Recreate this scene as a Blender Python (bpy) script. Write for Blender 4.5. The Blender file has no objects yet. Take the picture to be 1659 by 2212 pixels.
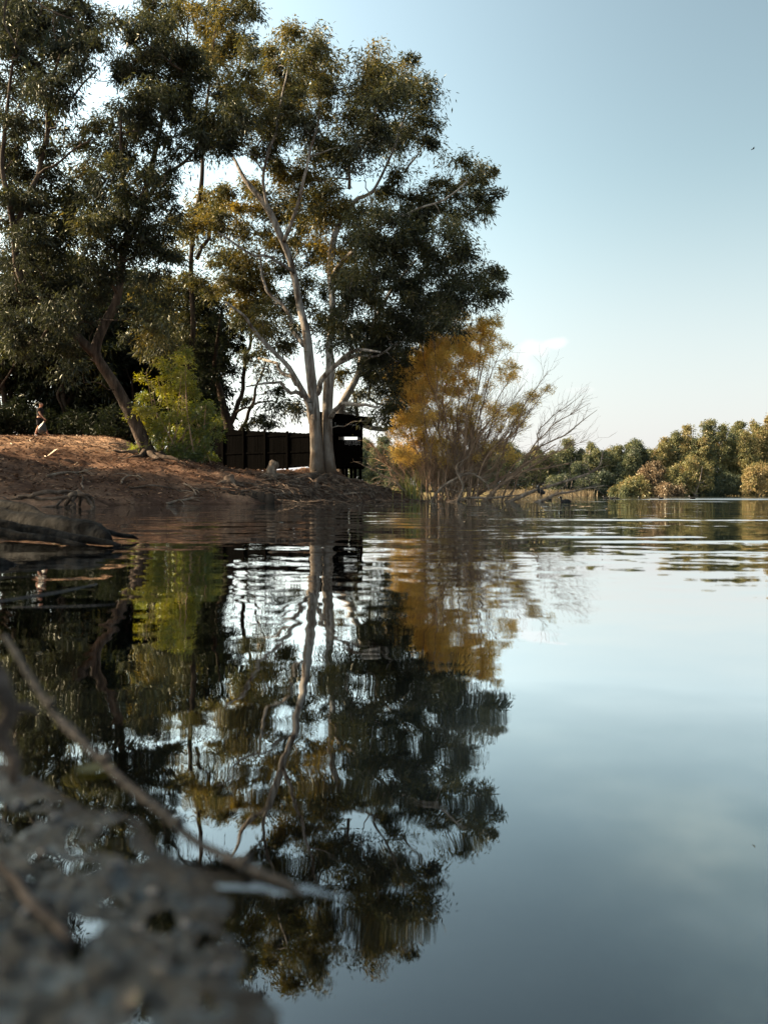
import bpy, math, random
import numpy as np
from mathutils import Vector

# ------------------------------------------------------------------ basics
scn = bpy.context.scene
COL = scn.collection
PI = math.pi
CAM_H, F, CX, HY = 0.25, 1659.0, 829.5, 1069.0     # lens geometry of the photograph (1659 x 2212 units)


def P(px, py, d):
    return np.array([(px - CX) / F * d, d, CAM_H + (HY - py) / F * d])


def nrm(v):
    return v / np.maximum(np.linalg.norm(v, axis=-1, keepdims=True), 1e-9)


def sstep(a, b, x):
    t = np.clip((x - a) / (b - a), 0, 1)
    return t * t * (3 - 2 * t)


def vnoise(x, y, seed=0):
    xi, yi = np.floor(x).astype(np.int64), np.floor(y).astype(np.int64)
    xf, yf = x - xi, y - yi

    def hsh(a, b):
        n = (a * 374761393 + b * 668265263 + seed * 982451653) & 0x7fffffff
        n = ((n ^ (n >> 13)) * 1274126177) & 0x7fffffff
        n = n ^ (n >> 16)
        return (n & 0xffff) / 65535.0
    u, v = xf * xf * (3 - 2 * xf), yf * yf * (3 - 2 * yf)
    a, b = hsh(xi, yi), hsh(xi + 1, yi)
    c, d = hsh(xi, yi + 1), hsh(xi + 1, yi + 1)
    return (a * (1 - u) + b * u) * (1 - v) + (c * (1 - u) + d * u) * v - 0.5


def fbm(x, y, seed=0, oct=4):
    s, a = 0, 1.0
    for o in range(oct):
        s = s + a * vnoise(x * 2 ** o + 17.3 * o, y * 2 ** o - 9.1 * o, seed + o)
        a *= 0.5
    return s


class MB:
    """collects vertices / quads / tris (+ one float per vertex) and links them as ONE mesh object"""

    def __init__(self):
        self.v, self.q, self.t, self.a, self.n = [], [], [], [], 0

    def add(self, v, q=None, t=None, a=0.5):
        v = np.asarray(v, float).reshape(-1, 3)
        if q is not None and len(q):
            self.q.append(np.asarray(q, np.int64).reshape(-1, 4) + self.n)
        if t is not None and len(t):
            self.t.append(np.asarray(t, np.int64).reshape(-1, 3) + self.n)
        self.a.append(np.broadcast_to(np.asarray(a, float), (len(v),)))
        self.v.append(v)
        self.n += len(v)
        return self

    def box(self, c, s, rz=0.0, rx=0.0):
        x, y, z = np.array(s) / 2.0
        v = np.array([[i, j, k] for i in (-x, x) for j in (-y, y) for k in (-z, z)])
        ca, sa = math.cos(rx), math.sin(rx)
        v = np.stack([v[:, 0], v[:, 1] * ca - v[:, 2] * sa, v[:, 1] * sa + v[:, 2] * ca], 1)
        ca, sa = math.cos(rz), math.sin(rz)
        v = np.stack([v[:, 0] * ca - v[:, 1] * sa, v[:, 0] * sa + v[:, 1] * ca, v[:, 2]], 1)
        return self.add(v + np.array(c), [[0, 1, 3, 2], [4, 6, 7, 5], [0, 4, 5, 1], [2, 3, 7, 6], [0, 2, 6, 4], [1, 5, 7, 3]])

    def tube(self, path, rad, sides=8, seed=0, rough=0.0, a=0.5, squash=None):
        path = np.asarray(path, float)
        rad = np.broadcast_to(np.asarray(rad, float), (len(path),)).copy()
        n = len(path)
        tan = nrm(np.gradient(path, axis=0))
        ref = np.array([0.3, 0.9, 0.2]) if abs(tan[0][1]) < 0.8 else np.array([1.0, 0, 0.1])
        u = np.cross(tan[0], ref)
        u /= np.linalg.norm(u)
        th = np.linspace(0, 2 * PI, sides, endpoint=False)
        rs = np.random.default_rng(int(seed) + 7)
        ph = rs.uniform(0, 6.28, 3)
        V = []
        for i in range(n):
            u = u - tan[i] * np.dot(u, tan[i])
            u /= max(np.linalg.norm(u), 1e-9)
            w = np.cross(tan[i], u)
            k = 1 + rough * (np.sin(2 * th + ph[0] + i * .35) + .7 * np.sin(3 * th + ph[1] - i * .5) + .8 * np.sin(th + ph[2] + i * .8) + rs.normal(0, .35, sides))
            r = rad[i] * k
            V.append(path[i] + np.outer(r * np.cos(th), u) + np.outer(r * np.sin(th), w))
        V = np.concatenate(V)
        i = np.arange(n - 1)[:, None] * sides
        j = np.arange(sides)[None, :]
        jn = (j + 1) % sides
        Q = np.stack([i + j, i + jn, i + sides + jn, i + sides + j], -1).reshape(-1, 4)
        c0, c1 = len(V), len(V) + 1
        V = np.concatenate([V, path[:1], path[-1:]])
        T = [[c0, (k + 1) % sides, k] for k in range(sides)] + [[c1, (n - 1) * sides + k, (n - 1) * sides + (k + 1) % sides] for k in range(sides)]
        return self.add(V, Q, T, a)

    def tubes(self, paths, rads, sides=5, a=0.5):
        """many thin tubes at once: paths (M,K,3), rads (M,K)"""
        paths = np.asarray(paths)
        if len(paths) == 0:
            return self
        M, K = paths.shape[:2]
        tan = nrm(np.gradient(paths, axis=1))
        ref = np.where(np.abs(tan[..., 2:3]) > 0.9, np.array([1.0, 0, 0]), np.array([0, 0, 1.0]))
        u = nrm(np.cross(tan, ref))
        w = np.cross(tan, u)
        th = np.linspace(0, 2 * PI, sides, endpoint=False)
        ring = paths[:, :, None, :] + rads[:, :, None, None] * (np.cos(th)[None, None, :, None] * u[:, :, None, :] + np.sin(th)[None, None, :, None] * w[:, :, None, :])
        V = ring.reshape(-1, 3)
        m = np.arange(M)[:, None, None] * K * sides
        i = np.arange(K - 1)[None, :, None] * sides
        j = np.arange(sides)[None, None, :]
        jn = (j + 1) % sides
        Q = np.stack([m + i + j, m + i + jn, m + i + sides + jn, m + i + sides + j], -1).reshape(-1, 4)
        return self.add(V, Q, None, a)

    def build(self, name, mat, parent=None, smooth=True, origin=None):
        v = np.concatenate(self.v)
        a = np.concatenate(self.a)
        if parent is not None:
            org = np.zeros(3)
            p = parent
            while p is not None:
                org = org + np.array(p.location)
                p = p.parent
        elif origin is not None:
            org = np.array(origin, float)
        else:
            org = np.array([(v[:, 0].min() + v[:, 0].max()) / 2, (v[:, 1].min() + v[:, 1].max()) / 2, v[:, 2].min()])
        v = v - org
        q = np.concatenate(self.q) if self.q else np.zeros((0, 4), np.int64)
        t = np.concatenate(self.t) if self.t else np.zeros((0, 3), np.int64)
        me = bpy.data.meshes.new(name)
        me.vertices.add(len(v))
        me.vertices.foreach_set('co', v.astype(np.float32).ravel())
        me.loops.add(len(q) * 4 + len(t) * 3)
        me.loops.foreach_set('vertex_index', np.concatenate([q.ravel(), t.ravel()]).astype(np.int32))
        me.polygons.add(len(q) + len(t))
        ls = np.concatenate([np.arange(len(q)) * 4, len(q) * 4 + np.arange(len(t)) * 3]).astype(np.int32)
        me.polygons.foreach_set('loop_start', ls)
        me.update(calc_edges=True)
        me.polygons.foreach_set('use_smooth', np.full(len(q) + len(t), smooth))
        at = me.attributes.new('tint', 'FLOAT', 'POINT')
        at.data.foreach_set('value', a.astype(np.float32))
        me.materials.append(mat)
        me.validate()
        o = bpy.data.objects.new(name, me)
        COL.objects.link(o)
        if parent is not None:
            o.parent = parent
        else:
            o.location = org
        return o


def tag(o, label=None, cat=None, group=None, kind=None):
    if label:
        o['label'] = label
    if cat:
        o['category'] = cat
    if group:
        o['group'] = group
    if kind:
        o['kind'] = kind
    return o


def thing(name, label, cat, loc, group=None):
    o = bpy.data.objects.new(name, None)
    o.empty_display_size = 0.2
    COL.objects.link(o)
    o.location = tuple(float(c) for c in loc)
    return tag(o, label, cat, group)


def dup(root, loc, rz=0.0, sc=1.0, label=None, group=None):
    r = root.copy()
    COL.objects.link(r)
    r.location = tuple(float(c) for c in loc)
    r.rotation_euler = (0, 0, rz)
    r.scale = (sc, sc, sc) if not isinstance(sc, tuple) else sc
    if label:
        r['label'] = label
    if group:
        r['group'] = group
    for ch in list(root.children):
        c = ch.copy()
        COL.objects.link(c)
        c.parent = r
        for g in ch.children:
            d = g.copy()
            COL.objects.link(d)
            d.parent = c
    return r


# ------------------------------------------------------------------ materials
def new_mat(name):
    m = bpy.data.materials.new(name)
    m.use_nodes = True
    nt = m.node_tree
    nt.nodes.clear()
    out = nt.nodes.new('ShaderNodeOutputMaterial')

    def N(t, **kw):
        n = nt.nodes.new(t)
        for k, v in kw.items():
            if k in n.inputs:
                n.inputs[k].default_value = v
            else:
                setattr(n, k, v)
        return n

    def L(a, b):
        nt.links.new(a, b)
    return m, N, L, out


def ramp(N, stops):
    r = N('ShaderNodeValToRGB')
    e = r.color_ramp.elements
    while len(e) > 1:
        e.remove(e[-1])
    e[0].position = stops[0][0]
    e[0].color = (*stops[0][1], 1)
    for p, c in stops[1:]:
        k = e.new(p)
        k.color = (*c, 1)
    return r


def leaf_mat(name, stops, transl=0.4, gloss=0.05):
    m, N, L, out = new_mat(name)
    at = N('ShaderNodeAttribute', attribute_name='tint')
    r = ramp(N, stops)
    L(at.outputs['Fac'], r.inputs[0])
    d = N('ShaderNodeBsdfDiffuse')
    t = N('ShaderNodeBsdfTranslucent')
    hs = N('ShaderNodeHueSaturation', Hue=0.498, Saturation=1.15, Value=1.8)
    L(r.outputs[0], d.inputs[0])
    L(r.outputs[0], hs.inputs['Color'])
    L(hs.outputs[0], t.inputs[0])
    mx = N('ShaderNodeMixShader', Fac=transl)
    L(d.outputs[0], mx.inputs[1])
    L(t.outputs[0], mx.inputs[2])
    g = N('ShaderNodeBsdfGlossy', Roughness=0.38)
    g.inputs[0].default_value = (.8, .85, .8, 1)
    m2 = N('ShaderNodeMixShader', Fac=gloss)
    L(mx.outputs[0], m2.inputs[1])
    L(g.outputs[0], m2.inputs[2])
    L(m2.outputs[0], out.inputs[0])
    return m


def rough_mat(name, stops, scale=(4, 4, 4), bump=0.3, bscale=25, rough=0.85, zramp=None, detail=6, spec=0.2, bdist=.03):
    m, N, L, out = new_mat(name)
    g = N('ShaderNodeNewGeometry')
    mp = N('ShaderNodeMapping')
    mp.inputs['Scale'].default_value = scale
    L(g.outputs['Position'], mp.inputs[0])
    n = N('ShaderNodeTexNoise', Scale=1.0, Detail=detail, Roughness=0.62)
    L(mp.outputs[0], n.inputs['Vector'])
    r = ramp(N, stops)
    L(n.outputs[0], r.inputs[0])
    col = r.outputs[0]
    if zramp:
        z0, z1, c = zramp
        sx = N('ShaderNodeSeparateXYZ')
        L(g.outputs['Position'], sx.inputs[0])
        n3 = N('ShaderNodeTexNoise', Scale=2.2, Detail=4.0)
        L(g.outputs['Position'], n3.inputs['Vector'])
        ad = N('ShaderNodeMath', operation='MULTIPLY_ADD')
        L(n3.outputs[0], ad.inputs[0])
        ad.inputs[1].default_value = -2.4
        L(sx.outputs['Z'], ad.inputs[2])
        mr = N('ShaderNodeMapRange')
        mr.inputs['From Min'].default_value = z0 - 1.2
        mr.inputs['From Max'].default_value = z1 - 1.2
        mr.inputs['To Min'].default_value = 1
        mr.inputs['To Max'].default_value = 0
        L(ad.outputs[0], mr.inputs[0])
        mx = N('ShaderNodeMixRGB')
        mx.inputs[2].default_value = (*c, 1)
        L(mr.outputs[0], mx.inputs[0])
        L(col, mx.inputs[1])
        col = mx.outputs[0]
    b = N('ShaderNodeBsdfPrincipled', Roughness=rough)
    b.inputs['Specular IOR Level'].default_value = spec
    L(col, b.inputs['Base Color'])
    n2 = N('ShaderNodeTexNoise', Scale=bscale, Detail=5.0)
    L(g.outputs['Position'], n2.inputs['Vector'])
    bp = N('ShaderNodeBump', Strength=bump, Distance=bdist)
    L(n2.outputs[0], bp.inputs['Height'])
    L(bp.outputs[0], b.inputs['Normal'])
    L(b.outputs[0], out.inputs[0])
    return m


M = {}
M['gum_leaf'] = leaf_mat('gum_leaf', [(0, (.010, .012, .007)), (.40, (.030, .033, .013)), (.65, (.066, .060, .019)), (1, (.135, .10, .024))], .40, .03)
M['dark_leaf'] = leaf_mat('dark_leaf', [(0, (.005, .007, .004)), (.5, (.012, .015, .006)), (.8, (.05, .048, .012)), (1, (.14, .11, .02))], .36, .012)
M['green_leaf'] = leaf_mat('green_leaf', [(0, (.024, .040, .010)), (.5, (.078, .100, .018)), (1, (.19, .175, .024))], .5, .06)
M['amber_leaf'] = leaf_mat('amber_leaf', [(0, (.26, .20, .08)), (.5, (.47, .34, .11)), (1, (.60, .43, .15))], .55, .02)
M['far_leaf'] = leaf_mat('far_leaf', [(0, (.035, .048, .036)), (.35, (.070, .082, .042)), (.7, (.13, .122, .05)), (1, (.19, .14, .065))], .25, .02)
M['far_leaf_pink'] = leaf_mat('far_leaf_pink', [(0, (.085, .07, .045)), (1, (.15, .105, .065))], .25, .02)
M['reed'] = leaf_mat('reed', [(0, (.10, .08, .05)), (1, (.19, .155, .105))], .3, .02)
M['litter'] = leaf_mat('litter', [(0, (.026, .016, .012)), (.5, (.092, .055, .040)), (1, (.25, .165, .11))], .1, .02)
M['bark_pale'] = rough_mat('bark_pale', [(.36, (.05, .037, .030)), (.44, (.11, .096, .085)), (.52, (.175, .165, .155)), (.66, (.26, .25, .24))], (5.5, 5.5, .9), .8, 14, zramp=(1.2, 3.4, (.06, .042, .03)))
M['bark_limb'] = rough_mat('bark_limb', [(.3, (.13, .10, .085)), (.5, (.25, .21, .18)), (.65, (.34, .30, .26))], (2.6, 2.6, 1.2), .5, 18)
M['bark_brown'] = rough_mat('bark_brown', [(.36, (.014, .010, .008)), (.48, (.036, .025, .019)), (.64, (.085, .062, .048))], (6, 6, 1.2), .9, 12)
M['bark_dark'] = rough_mat('bark_dark', [(.3, (.014, .011, .009)), (.6, (.045, .034, .027))], (3, 3, .8), .6, 16, spec=.05)
M['twig_brown'] = rough_mat('twig_brown', [(.3, (.10, .066, .046)), (.6, (.25, .17, .115))], (5, 5, 2), .3, 30)
M['dead_wood'] = rough_mat('dead_wood', [(.3, (.06, .044, .033)), (.5, (.13, .10, .078)), (.68, (.24, .195, .16))], (6, 6, 3), .5, 30)
M['root'] = rough_mat('root', [(.3, (.025, .017, .013)), (.5, (.06, .042, .032)), (.68, (.15, .115, .09))], (5, 5, 5), .5, 30)
M['log'] = rough_mat('log', [(.38, (.002, .002, .002)), (.5, (.005, .005, .005)), (.66, (.02, .0195, .019))], (16, 16, 9), .5, 30, rough=.8, spec=.06)
M['stick'] = rough_mat('stick', [(.3, (.010, .008, .007)), (.55, (.026, .020, .017)), (.7, (.07, .056, .049))], (60, 60, 60), .5, 160, rough=.6, spec=.4)
M['drift'] = rough_mat('drift', [(.3, (.022, .017, .014)), (.55, (.055, .041, .034)), (.7, (.13, .10, .082))], (40, 40, 40), .5, 120, rough=.7)
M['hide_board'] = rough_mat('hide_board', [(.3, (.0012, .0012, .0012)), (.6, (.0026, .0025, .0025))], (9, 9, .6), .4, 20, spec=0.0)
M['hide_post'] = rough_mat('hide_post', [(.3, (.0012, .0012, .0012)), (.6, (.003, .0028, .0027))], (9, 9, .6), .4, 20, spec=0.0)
M['stone'] = rough_mat('stone', [(.3, (.06, .055, .052)), (.6, (.16, .15, .15))], (50, 50, 50), .4, 120, rough=.6)
M['skin'] = rough_mat('skin', [(.3, (.30, .15, .10)), (.7, (.38, .20, .14))], (8, 8, 8), .05, 30, rough=.6)
M['black_cloth'] = rough_mat('black_cloth', [(.3, (.006, .006, .008)), (.7, (.012, .012, .015))], (8, 8, 8), .2, 60)
M['bag'] = rough_mat('bag', [(.3, (.012, .014, .018)), (.7, (.03, .034, .04))], (8, 8, 8), .6, 14, rough=.35, spec=.5)
M['white_shoe'] = rough_mat('white_shoe', [(.3, (.55, .56, .6)), (.7, (.7, .7, .72))], (8, 8, 8), .1, 60)
M['hair'] = rough_mat('hair', [(.3, (.012, .009, .007)), (.7, (.025, .018, .013))], (20, 20, 20), .3, 90)
M['coot'] = rough_mat('coot', [(.3, (.006, .006, .007)), (.7, (.016, .015, .015))], (20, 20, 20), .2, 60, rough=.6)
M['bill'] = rough_mat('bill', [(.3, (.6, .58, .55)), (.7, (.75, .72, .7))], (20, 20, 20), .1, 60, rough=.5)
M['chest'] = rough_mat('chest', [(.3, (.12, .05, .03)), (.7, (.2, .08, .05))], (20, 20, 20), .1, 60, rough=.7)
M['yellow_leaf'] = leaf_mat('yellow_leaf', [(0, (.03, .03, .008)), (1, (.06, .055, .014))], .3, .04)
M['pale_leaf'] = leaf_mat('pale_leaf', [(0, (.3, .24, .18)), (1, (.42, .35, .27))], .2, .05)


# ------------------------------------------------------------------ terrain
SHORE = [(-400, -80), (300, -80), (30, -14), (3, -3), (.55, -.6), (.10, .05), (-.01, .25), (-.046, .363), (-.0757, .413), (-.118, .499), (-.185, .587),
         (-.259, .631), (-.36, .71), (-.62, .92), (-1.05, 1.4), (-2.0, 2.6), (-2.9, 4), (-3.9, 6), (-6.0, 10), (-8.4, 14), (-8.6, 15.3), (-7.4, 16.0), (-6.15, 16.4),
         (-6.3, 17.6), (-6.6, 18.7), (-5.8, 19.6), (-4.7, 20.7), (-3.7, 21.7), (-2.9, 23), (-2.0, 24.6), (-.95, 26.4), (.5, 27.3), (1.6, 28.8), (1.2, 29.9), (-.6, 30.7), (-2.6, 31.4),
         (-4.0, 32.8), (-6.8, 36.5), (-10, 48), (-16, 70), (-34, 110), (-60, 150), (-110, 190), (-400, 200)]
SH = np.array(SHORE, float)


def land_sdf(x, y):
    """positive on the near/left land"""
    x = np.asarray(x, float)
    y = np.asarray(y, float)
    d2 = np.full(x.shape, 1e18)
    ins = np.zeros(x.shape, bool)
    for i in range(len(SH)):
        a, b = SH[i], SH[(i + 1) % len(SH)]
        e = b - a
        t = np.clip(((x - a[0]) * e[0] + (y - a[1]) * e[1]) / (e @ e), 0, 1)
        d2 = np.minimum(d2, (x - a[0] - t * e[0]) ** 2 + (y - a[1] - t * e[1]) ** 2)
        c = ((a[1] > y) != (b[1] > y))
        with np.errstate(divide='ignore', invalid='ignore'):
            xx = (b[0] - a[0]) * (y - a[1]) / (b[1] - a[1] if b[1] != a[1] else 1e-9) + a[0]
        ins ^= c & (x < xx)
    return np.where(ins, 1, -1) * np.sqrt(d2)


def height(x, y):
    x = np.asarray(x, float)
    y = np.asarray(y, float)
    r = np.hypot(x, y)
    w = sstep(5, 14, r)
    s = land_sdf(x, y)
    s = s + fbm(x * 1.1, y * 1.1, 3, 3) * .35 * w + (fbm(x * 9, y * 9, 5, 3) * .03 + fbm(x * 34, y * 34, 6, 3) * .014) * (1 - sstep(.8, 4, r))
    tip = sstep(-6, -1.5, x) * sstep(14, 20, y)
    sp = np.maximum(s, 0)
    hb = 3.85 * (1 - np.exp(-(.079 + .035 * tip) * sp))
    hb = hb - .035 * np.maximum(y - 42, 0) * sstep(0, 8, sp)
    hb = np.maximum(hb, np.minimum(.6, .1 * sp))
    hb = hb + .10 * tip * sstep(0.05, .5, sp) + .06 * sstep(0, .3, sp)
    hb = hb + sstep(.2, 3, sp) * (fbm(x * .45, y * .45, 11, 4) * .26 + fbm(x * 2.3, y * 2.3, 23, 4) * .11)
    wl = 1 - sstep(-14.0, -9.5, x)
    cap = .25 + .0757 * y + fbm(x * .5, y * .5, 51, 3) * .10
    hb = hb * (1 - wl) + np.minimum(hb + .14 * np.clip(y - 28, 0, 12), cap) * wl * (y < 60) + hb * wl * (y >= 60)
    hb = hb - .30 * sstep(-1.9, -1.1, x) * sstep(.2, 1.0, sp) * sstep(27.5, 29, y) * (y < 34)
    hb = hb + .32 * np.exp(-((x + 2.6) ** 2 + (y - 29.1) ** 2) / 1.0) * sstep(0, 1, sp)
    hn = .03 * sp
    hn = np.where(sp > 1.2, .036 + .17 * (sp - 1.2), hn)
    hn = np.minimum(hn, 1.6)
    hn = hn + sstep(0, .05, sp) * (fbm(x * 18, y * 18, 31, 4) * .0065 + fbm(x * 70, y * 70, 37, 3) * .007)
    h = hn * (1 - w) + hb * w
    # lake bed
    sn = np.maximum(-s, 0)
    bed = -(.10 * sn / (1 + .06 * sn)) * sstep(-.25, .22, sn)
    h = np.where(s > 0, h, np.maximum(bed, -1.5))
    # far shore
    fs = y - 164 - fbm(x * .03, y * 0 + 1, 41, 3) * 7 + np.maximum(0, -x - 30) * .0
    far = np.where(fs > 0, np.minimum(.5 + .05 * fs, 3.0), -99)
    side = x - 210 - fbm(y * .03, x * 0 + 3, 43, 3) * 8
    far = np.maximum(far, np.where(side > 0, np.minimum(.3 + .05 * side, 3.0), -99))
    return np.maximum(h, far)


def gz(x, y):
    return float(height(np.array([x]), np.array([y]))[0])


_DD = np.concatenate([np.geomspace(.2, 12, 500), np.linspace(12.05, 70, 1500)])


def G(px, py):
    """where the view ray through (px,py) meets the ground (or the water)"""
    x = (px - CX) / F * _DD
    z = CAM_H + (HY - py) / F * _DD
    h = np.maximum(height(x, _DD), 0)
    k = np.argmax(z < h)
    if not (z < h).any():
        k = np.argmin(z - h)
    return np.array([x[k], _DD[k], h[k]])


rings = np.concatenate([np.geomspace(.12, 9, 270), np.geomspace(9.12, 52, 230)[0:], np.geomspace(53, 175, 70), np.geomspace(180, 6000, 40)])
angs = np.concatenate([np.arange(-34, 34, .17), np.arange(34, 326, 4.0)]) * PI / 180
RR, AA = np.meshgrid(rings, angs, indexing='ij')
GX, GY = RR * np.sin(AA), RR * np.cos(AA)
GH = height(GX, GY)
GH[-12:] = np.maximum(GH[-12:], 0.5)
nr, na = GX.shape
ii = np.arange(nr - 1)[:, None] * na
jj = np.arange(na)[None, :]
jn = (jj + 1) % na
GQ = np.stack([ii + jj, ii + na + jj, ii + na + jn, ii + jn], -1).reshape(-1, 4)
GQ = GQ[:, ::-1]
gv = np.stack([GX, GY, GH], -1).reshape(-1, 3)
gv = np.concatenate([gv, [[0, 0, float(GH[0].mean())]]])
fan = np.stack([np.full(na, nr * na), (np.arange(na) + 1) % na, np.arange(na)], -1)

# ground: dry earth bank, wet dark sand in the foreground, dark lake bed
m, N, L, out = new_mat('earth')
g = N('ShaderNodeNewGeometry')
sx = N('ShaderNodeSeparateXYZ')
L(g.outputs['Position'], sx.inputs[0])
n1 = N('ShaderNodeTexNoise', Scale=.9, Detail=8.0, Roughness=.65)
L(g.outputs['Position'], n1.inputs['Vector'])
r1 = ramp(N, [(.30, (.032, .021, .0165)), (.47, (.074, .047, .036)), (.60, (.145, .092, .066)), (.75, (.29, .19, .13))])
L(n1.outputs[0], r1.inputs[0])
n2 = N('ShaderNodeTexNoise', Scale=14.0, Detail=6.0, Roughness=.7)
L(g.outputs['Position'], n2.inputs['Vector'])
r2 = ramp(N, [(.3, (.45, .42, .40)), (.5, (1, 1, 1)), (.7, (1.35, 1.3, 1.25))])
L(n2.outputs[0], r2.inputs[0])
mul = N('ShaderNodeMixRGB', blend_type='MULTIPLY')
mul.inputs[0].default_value = .85
L(r1.outputs[0], mul.inputs[1])
L(r2.outputs[0], mul.inputs[2])
# sandy top of the bank, painted paler to strengthen the sunlit crest
mz = N('ShaderNodeMapRange')
mz.interpolation_type = 'SMOOTHSTEP'
mz.inputs['From Min'].default_value = 1.35
mz.inputs['From Max'].default_value = 2.3
L(sx.outputs['Z'], mz.inputs[0])
ms = N('ShaderNodeMixRGB')
ms.inputs[2].default_value = (.33, .215, .14, 1)
mzz = N('ShaderNodeMath', operation='MULTIPLY')
mzr = N('ShaderNodeMapRange')
mzr.inputs['From Min'].default_value = .38
mzr.inputs['From Max'].default_value = .58
L(n1.outputs[0], mzr.inputs[0])
L(mz.outputs[0], mzz.inputs[0])
L(mzr.outputs[0], mzz.inputs[1])
L(mzz.outputs[0], ms.inputs[0])
L(mul.outputs[0], ms.inputs[1])
mul = ms
# foreground sand; blue tint and pale specks stand in for sky glints
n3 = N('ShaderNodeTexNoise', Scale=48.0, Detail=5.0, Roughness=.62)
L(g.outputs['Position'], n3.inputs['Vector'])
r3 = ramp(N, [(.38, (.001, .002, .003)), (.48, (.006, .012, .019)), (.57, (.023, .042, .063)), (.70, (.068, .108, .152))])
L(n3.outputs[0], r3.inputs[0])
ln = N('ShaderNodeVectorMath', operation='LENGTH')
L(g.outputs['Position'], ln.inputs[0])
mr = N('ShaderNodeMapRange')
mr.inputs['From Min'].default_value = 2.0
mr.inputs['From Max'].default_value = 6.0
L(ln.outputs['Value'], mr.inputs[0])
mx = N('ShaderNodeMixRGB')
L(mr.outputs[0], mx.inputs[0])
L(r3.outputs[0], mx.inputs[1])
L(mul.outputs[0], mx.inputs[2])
# far ground: dry grass and green
mr2 = N('ShaderNodeMapRange')
mr2.inputs['From Min'].default_value = 60
mr2.inputs['From Max'].default_value = 110
L(ln.outputs['Value'], mr2.inputs[0])
mx2 = N('ShaderNodeMixRGB')
mx2.inputs[2].default_value = (.13, .11, .06, 1)
L(mr2.outputs[0], mx2.inputs[0])
L(mx.outputs[0], mx2.inputs[1])
# wet near / under the water line
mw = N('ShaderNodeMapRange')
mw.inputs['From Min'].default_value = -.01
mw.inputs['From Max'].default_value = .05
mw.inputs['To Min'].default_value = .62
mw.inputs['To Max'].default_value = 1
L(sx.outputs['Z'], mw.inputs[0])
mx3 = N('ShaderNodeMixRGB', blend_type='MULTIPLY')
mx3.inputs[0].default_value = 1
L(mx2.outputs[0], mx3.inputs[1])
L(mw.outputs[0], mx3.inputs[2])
b = N('ShaderNodeBsdfPrincipled')
mrr = N('ShaderNodeMapRange')
mrr.inputs['From Min'].default_value = 0
mrr.inputs['From Max'].default_value = .05
mrr.inputs['To Min'].default_value = .12
mrr.inputs['To Max'].default_value = .40
L(sx.outputs['Z'], mrr.inputs[0])
L(mrr.outputs[0], b.inputs['Roughness'])
msp = N('ShaderNodeMapRange')
msp.inputs['From Min'].default_value = .05
msp.inputs['From Max'].default_value = .4
msp.inputs['To Min'].default_value = .55
msp.inputs['To Max'].default_value = .04
L(sx.outputs['Z'], msp.inputs[0])
near_ = N('ShaderNodeMath', operation='SUBTRACT')
near_.inputs[0].default_value = 1.0
L(mr.outputs[0], near_.inputs[1])
spx = N('ShaderNodeMath', operation='MULTIPLY')
L(msp.outputs[0], spx.inputs[0])
L(near_.outputs[0], spx.inputs[1])
L(spx.outputs[0], b.inputs['Specular IOR Level'])
L(mx3.outputs[0], b.inputs['Base Color'])
nb = N('ShaderNodeTexNoise', Scale=45.0, Detail=8.0, Roughness=.7)
L(g.outputs['Position'], nb.inputs['Vector'])
bp = N('ShaderNodeBump', Strength=1.0, Distance=.03)
L(nb.outputs[0], bp.inputs['Height'])
L(bp.outputs[0], b.inputs['Normal'])
L(b.outputs[0], out.inputs[0])
M['earth'] = m
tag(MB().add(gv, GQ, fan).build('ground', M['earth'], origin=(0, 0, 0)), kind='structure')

# ------------------------------------------------------------------ water
m, N, L, out = new_mat('lake_water')
g = N('ShaderNodeNewGeometry')
sx = N('ShaderNodeSeparateXYZ')
L(g.outputs['Position'], sx.inputs[0])
X, Y = sx.outputs['X'], sx.outputs['Y']


def mrange(sock, a, b, c, d, smooth=False):
    n = N('ShaderNodeMapRange')
    if smooth:
        n.interpolation_type = 'SMOOTHSTEP'
    n.inputs['From Min'].default_value = a
    n.inputs['From Max'].default_value = b
    n.inputs['To Min'].default_value = c
    n.inputs['To Max'].default_value = d
    L(sock, n.inputs[0])
    return n.outputs[0]


def mth(op, a, b=None):
    n = N('ShaderNodeMath', operation=op)
    for k, s in enumerate((a, b)):
        if s is None:
            continue
        if isinstance(s, (int, float)):
            n.inputs[k].default_value = s
        else:
            L(s, n.inputs[k])
    return n.outputs[0]


def slope_noise(sc, amp_sock, detail=2.0, seed=0.0):
    mp = N('ShaderNodeMapping')
    mp.inputs['Scale'].default_value = sc
    mp.inputs['Location'].default_value = (seed, seed * .7, 0)
    L(g.outputs['Position'], mp.inputs[0])
    n = N('ShaderNodeTexNoise', Scale=1.0, Detail=detail, Roughness=.45)
    L(mp.outputs[0], n.inputs['Vector'])
    s = N('ShaderNodeVectorMath', operation='SUBTRACT')
    L(n.outputs['Color'], s.inputs[0])
    s.inputs[1].default_value = (.5, .5, .5)
    k = N('ShaderNodeVectorMath', operation='SCALE')
    L(s.outputs[0], k.inputs[0])
    if isinstance(amp_sock, float):
        k.inputs['Scale'].default_value = amp_sock
    else:
        L(amp_sock, k.inputs['Scale'])
    return k.outputs[0]


def vadd(a, b):
    n = N('ShaderNodeVectorMath', operation='ADD')
    L(a, n.inputs[0])
    L(b, n.inputs[1])
    return n.outputs[0]


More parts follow.
